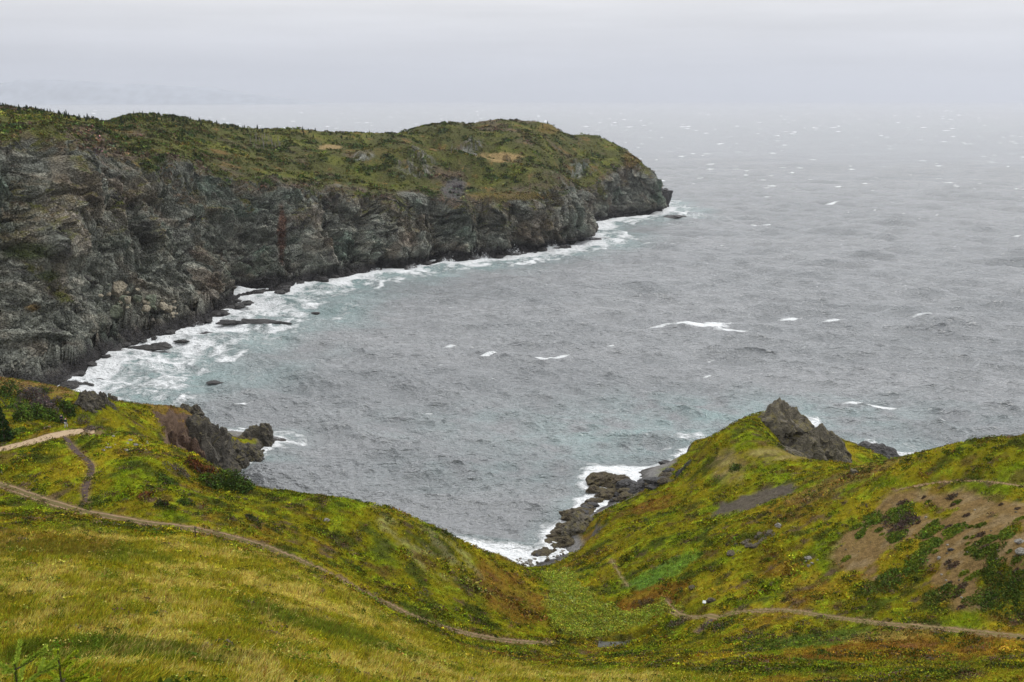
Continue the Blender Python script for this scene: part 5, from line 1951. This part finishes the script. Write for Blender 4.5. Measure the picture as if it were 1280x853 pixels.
# broad-leaved herbage in the wet valley floor
x, y, rng = scatter(3200, lambda x, y: grid_sample(GULLYG, x, y) * np.clip(1 - 1.5 * bare(x, y), 0, 1), 8)
z = ground_z(x, y)
rs = rng.uniform(.25, .55, len(x))
NL = 20
d = rng.normal(size=(len(x), NL, 3))
d /= np.linalg.norm(d, axis=2, keepdims=True)
d[..., 2] = np.abs(d[..., 2])
C = np.stack([x, y, z], 1)[:, None] + d * rs[:, None, None] * np.array([1, 1, 1.2])
col = jitter((.225, .25, .03), len(x), rng, .35, .12)
col[rng.random(len(x)) < .05] = (.30, .34, .12)
tag(link('herbage', leafy_mesh('herbage', C.reshape(-1, 3), np.repeat(rs * .33, NL), np.repeat(col, NL, 0), rng), LEAF), kind='stuff')

# spray thrown up where swell meets rock
SP = []
for (u, v), hgt, wid in (((396, 350), 4.5, 5), ((640, 319), 5, 7), ((600, 325), 3.5, 8), ((560, 330), 3, 6), ((520, 338), 3, 6), ((690, 312), 3.5, 7), ((745, 281), 3, 8), ((470, 343), 2.5, 5), ((345, 380), 2.5, 5),
                         ((300, 398), 2, 4), ((250, 412), 2, 4), ((870, 271), 3, 10), ((735, 300), 4, 6), ((105, 455), 2, 3), ((340, 549), 1.6, 2), ((855, 552), 1.6, 3), ((1052, 560), 2, 2.5), ((738, 604), 1, 1.4), ((700, 672), .8, 1.4)):
    c = sea_at(u, v)
    n = int(260 + 60 * wid)
    q = vr.normal(size=(n, 3)) * [wid * .45, wid * .3, 0]
    q[:, 2] = np.abs(vr.normal(size=n)) * hgt * .45 * np.exp(-(q[:, 0] / wid) ** 2) * (.4 + .8 * np.abs(np.sin(q[:, 0] * 1.3 / wid * 3)))
    SP.append(q + [c[0], c[1], .2])
SP = np.concatenate(SP)
SPRAY = mat_plain('sea_spray', (.82, .84, .85), .9, .02, 3, .05)
V = leaf_tris(SP, vr.uniform(.10, .42, len(SP)) * np.clip(np.linalg.norm(SP, axis=1) / 500, .35, 1.2), vr)
tag(link('sea_spray', new_mesh('sea_spray', V, tris=np.arange(len(V)).reshape(-1, 3), smooth=False), SPRAY), kind='stuff')

# two spruce saplings close to the viewpoint
NEEDLE = mat_tint('young_needles', .9, 0.0)


def sapling(base, top, whorls, label, seed, col=(.27, .33, .02), lean=(0, 0)):
    rng = np.random.default_rng(seed)
    base = np.array(base)
    root = empty('spruce_sapling', tuple(base))
    hgt = top - base[2]
    st_ = [(0, 0, -.1), (lean[0] * .4, lean[1] * .4, hgt * .5), (lean[0], lean[1], hgt)]
    sticks = [(st_, [.018, .013, .006], 7)]
    C, A, Ls = [], [], []

    def shoot(a, b, n):
        a, b = np.array(a), np.array(b)
        n = n * 3
        t = rng.random(n)
        ax = (b - a) / np.linalg.norm(b - a)
        r_ = rng.normal(size=(n, 3))
        r_ -= ax * (r_ @ ax)[:, None]
        r_ /= np.linalg.norm(r_, axis=1)[:, None]
        dr = r_ * .85 + ax * .65
        n = len(t)
        C.append(a + (b - a) * t[:, None])
        A.append(dr / np.linalg.norm(dr, axis=1)[:, None])
    shoot((lean[0] * .7, lean[1] * .7, hgt - .34), st_[2], 240)
    for wz, n, L, rise in whorls:
        z0 = hgt - wz
        k_ = z0 / hgt
        o_ = np.array([lean[0] * k_, lean[1] * k_, z0])
        a0 = rng.uniform(0, 6.28)
        for k in range(n):
            a = a0 + k * 6.283 / n + rng.normal(0, .15)
            l_ = L * rng.uniform(.8, 1.15)
            e = o_ + np.array([math.cos(a) * l_, math.sin(a) * l_, rise * l_])
            md = (o_ + e) / 2 + np.array([0, 0, -.02])
            sticks.append(([tuple(o_), tuple(md), tuple(e)], [.007, .005, .003], 5))
            shoot(o_ + (e - o_) * .15, e, int(600 * l_))
            if l_ > .3:
                for sgn in (-1, 1):
                    b0 = o_ + (e - o_) * .5
                    an = a + sgn * .7
                    e2 = b0 + np.array([math.cos(an), math.sin(an), rise]) * l_ * .4
                    sticks.append(([tuple(b0), tuple(e2)], [.004, .003], 4))
                    shoot(b0, e2, int(220 * l_))
    v_, f_ = tubes(sticks)
    link('stem', new_mesh('stem', v_, quads=f_), BARK, root)
    C = np.concatenate(C)
    A = np.concatenate(A)
    n = len(C)
    b = np.cross(A, rng.normal(size=(n, 3)))
    b /= np.linalg.norm(b, axis=1)[:, None]
    L = rng.uniform(.022, .034, (n, 1))
    V = np.stack([C - b * .0042, C + b * .0042, C + A * L], 1).reshape(-1, 3)
    cc = np.repeat(jitter(col, n, rng, .25, .06), 3, 0)
    link('needles', new_mesh('needles', V, tris=np.arange(len(V)).reshape(-1, 3), attrs={'tint': cc}, smooth=False), NEEDLE, root)
    return tag(root, label, 'sapling')


t_ = at(72, 813, 8.6)
sapling((t_[0], t_[1], ground_z(t_[0], t_[1])[0]), t_[2], [(.16, 5, .15, .55), (.30, 6, .26, .30), (.46, 6, .34, .12), (.7, 6, .4, .05), (.95, 6, .45, 0)],
        'bright green spruce sapling at the bottom left, whole tip in view', 5)
t_ = at(18, 830, 7.4)
sapling((t_[0], t_[1], ground_z(t_[0], t_[1])[0]), t_[2], [(.05, 4, .26, .55), (.22, 5, .3, .30), (.4, 6, .36, .12), (.65, 6, .4, .02)],
        'spruce sapling in the bottom left corner with broken brown leader', 9, (.24, .32, .035))

# ----------------------------------------------------------------------------
# sign, post and walkers
# ----------------------------------------------------------------------------
def box(bm, c, s, rot=None):
    r_ = bmesh.ops.create_cube(bm, size=1.0)
    M = Matrix.Translation(Vector(c)) @ (rot or Matrix()) @ Matrix.Diagonal((*s, 1))
    bmesh.ops.transform(bm, matrix=M, verts=r_['verts'])


def bm_obj(name, bm, mat, parent, bevel=0.0):
    if bevel:
        bmesh.ops.bevel(bm, geom=list(bm.edges), offset=bevel, segments=2, affect='EDGES', clamp_overlap=True)
    me = bpy.data.meshes.new(name)
    bm.to_mesh(me)
    bm.free()
    return link(name, me, mat, parent)


WOOD = mat_plain('dark_stained_wood', (0.045, 0.036, 0.028), .85, .3, 9)
BROWNW = mat_plain('brown_post_wood', (0.13, 0.065, 0.04), .85, .3, 9)
WHITE = mat_plain('white_panel', (0.74, 0.78, 0.78), .45, .05, 3)
PLATE = mat_plain('grey_marker_plate', (0.11, 0.10, 0.08), .6, .1, 4)
g_ = on_ground(244.5, 673, 0)
root = empty('trail_marker', g_, .3)
bm = bmesh.new()
box(bm, (0, 0, .70), (.13, .13, 1.60))
bm_obj('post', bm, WOOD, root, .012)
bm = bmesh.new()
box(bm, (.08, -.084, 1.36), (.28, .03, .20))
bm_obj('plate', bm, PLATE, root, .006)
tag(root, 'dark wooden marker post beside the cart track on the meadow', 'marker post')
g_ = on_ground(880, 761, 0)
root = empty('trail_sign', g_, -.25)
bm = bmesh.new()
box(bm, (0, 0, .38), (.10, .10, 1.0))
bm_obj('post', bm, BROWNW, root, .01)
bm = bmesh.new()
box(bm, (0, -.03, 1.0), (.48, .06, .40), Matrix.Rotation(R(-38), 4, 'X'))
bm_obj('panel', bm, WHITE, root, .01)
tag(root, 'small white tilted sign panel on a brown post above the hillside track', 'sign')

SKIN = mat_plain('skin', (0.45, 0.28, 0.20), .6, .05, 4)


def cloth(name, c):
    return mat_plain(name, c, .85, .12, 7, .1)


def skinned(name, verts, edges, radii, mat, parent, sub=2, rootv=0):
    me = bpy.data.meshes.new(name)
    me.from_pydata(verts, edges, [])
    o = bpy.data.objects.new(name, me)
    COL.objects.link(o)
    m = o.modifiers.new('skin', 'SKIN')
    m.use_smooth_shade = True
    for i, r_ in enumerate(radii):
        sv = me.skin_vertices[0].data[i]
        sv.radius = r_ if isinstance(r_, tuple) else (r_, r_)
        sv.use_root = i == rootv
    s = o.modifiers.new('sub', 'SUBSURF')
    s.levels = s.render_levels = sub
    bpy.context.view_layer.update()
    dg = bpy.context.evaluated_depsgraph_get()
    me2 = bpy.data.meshes.new_from_object(o.evaluated_get(dg))
    bpy.data.objects.remove(o)
    me2.name = name
    return link(name, me2, mat, parent)


def walker(pos, rz, label, jacket, trousers, hair, step=.12, k=1.0, bag=None):
    root = empty('person', pos, rz)
    hip, kn, an = .92 * k, .50 * k, .09 * k
    J = {}
    V, E, Rd = [], [], []

    def add(n, co, r_, par=None):
        J[n] = len(V)
        V.append(co)
        Rd.append(r_)
        if par is not None:
            E.append((J[par], J[n]))
    add('pelvis', (0, 0, .95 * k), (.15, .11))
    add('waist', (0, 0, 1.10 * k), (.14, .105), 'pelvis')
    add('chest', (0, .01, 1.30 * k), (.165, .115), 'waist')
    add('collar', (0, 0, 1.44 * k), (.10, .075), 'chest')
    add('neck', (0, .005, 1.51 * k), .052, 'collar')
    add('jaw', (0, .02, 1.57 * k), (.062, .075), 'neck')
    add('brow', (0, .015, 1.66 * k), (.074, .092), 'jaw')
    add('crown', (0, .005, 1.735 * k), (.05, .06), 'brow')
    add('nose', (0, .108, 1.625 * k), .012, 'jaw')
    for s, sn in ((-1, 'l'), (1, 'r')):
        add('sh' + sn, (s * .185, 0, 1.40 * k), .062, 'collar')
        add('el' + sn, (s * .235, -.02, 1.13 * k), .046, 'sh' + sn)
        add('wr' + sn, (s * .225, .06 - s * step * .4, .90 * k), .030, 'el' + sn)
        add('pa' + sn, (s * .222, .075 - s * step * .4, .83 * k), (.030, .018), 'wr' + sn)
        for f_, (dx, dy, l_) in enumerate(((-.0, .028, .075), (-.004, .010, .085), (-.004, -.008, .080), (-.0, -.024, .062))):
            b = V[J['pa' + sn]]
            add('f%d%s' % (f_, sn), (b[0] + s * dx, b[1] + dy, b[2] - l_ * .5), .0085, 'pa' + sn)
            add('g%d%s' % (f_, sn), (b[0] + s * dx - s * .010, b[1] + dy + .006, b[2] - l_), .0075, 'f%d%s' % (f_, sn))
        add('th' + sn, (s * .215 - s * .02, b[1] + .045, .855 * k), .010, 'wr' + sn)
        add('hi' + sn, (s * .095, 0, .89 * k), .092, 'pelvis')
        add('kn' + sn, (s * .10, .03 + s * step, kn), .058, 'hi' + sn)
        add('an' + sn, (s * .10, -.02 + s * step * 1.6, an), .040, 'kn' + sn)
        add('to' + sn, (s * .115, .14 + s * step * 1.6, .035), .034, 'an' + sn)
    skinned('body', V, E, Rd, SKIN, root)

    def garment(name, names, grow, mat, ends=None):
        idx = [J[n] for n in names]
        mp_ = {i: k_ for k_, i in enumerate(idx)}
        ed = [(mp_[a], mp_[b]) for a, b in E if a in mp_ and b in mp_]
        vv_ = [V[i] for i in idx]
        rr_ = []
        for i in idx:
            r0 = Rd[i] if isinstance(Rd[i], tuple) else (Rd[i], Rd[i])
            rr_.append((r0[0] + grow, r0[1] + grow))
        return skinned(name, vv_, ed, rr_, mat, root)
    garment('jacket', ['pelvis', 'waist', 'chest', 'collar', 'shl', 'ell', 'wrl', 'shr', 'elr', 'wrr'], .022, jacket)
    garment('trousers', ['pelvis', 'hil', 'knl', 'anl', 'hir', 'knr', 'anr'], .018, trousers)
    garment('shoe', ['anl', 'tol'], .012, hair)
    garment('shoe', ['anr', 'tor'], .012, hair)
    hv_ = [(0, -.015, 1.64 * k), (0, -.012, 1.70 * k), (0, -.005, 1.755 * k)]
    skinned('hair', hv_, [(0, 1), (1, 2)], [(.080, .088), (.083, .092), (.050, .055)], hair, root)
    return tag(root, label, 'person', 'walkers on the left knoll')


NAVY = cloth('navy_cloth', (0.010, 0.018, 0.060))
BLACKC = cloth('black_cloth', (0.014, 0.015, 0.022))
TEAL = cloth('dark_teal_cloth', (0.020, 0.045, 0.055))
PALEG = cloth('pale_grey_cloth', (0.42, 0.40, 0.46))
HAIR = cloth('dark_hair', (0.025, 0.018, 0.014))
g_ = on_ground(77.5, 530.5)
walker(g_, R(15), 'walker in long navy jacket and dark trousers standing before the scrub', NAVY, BLACKC, HAIR, .03, 1.0)
g_ = on_ground(83, 535.5)
walker(g_, R(-20), 'walker in dark jacket and pale grey trousers at the path end', TEAL, PALEG, HAIR, .10, .97)


print('built', time.time() - T00)
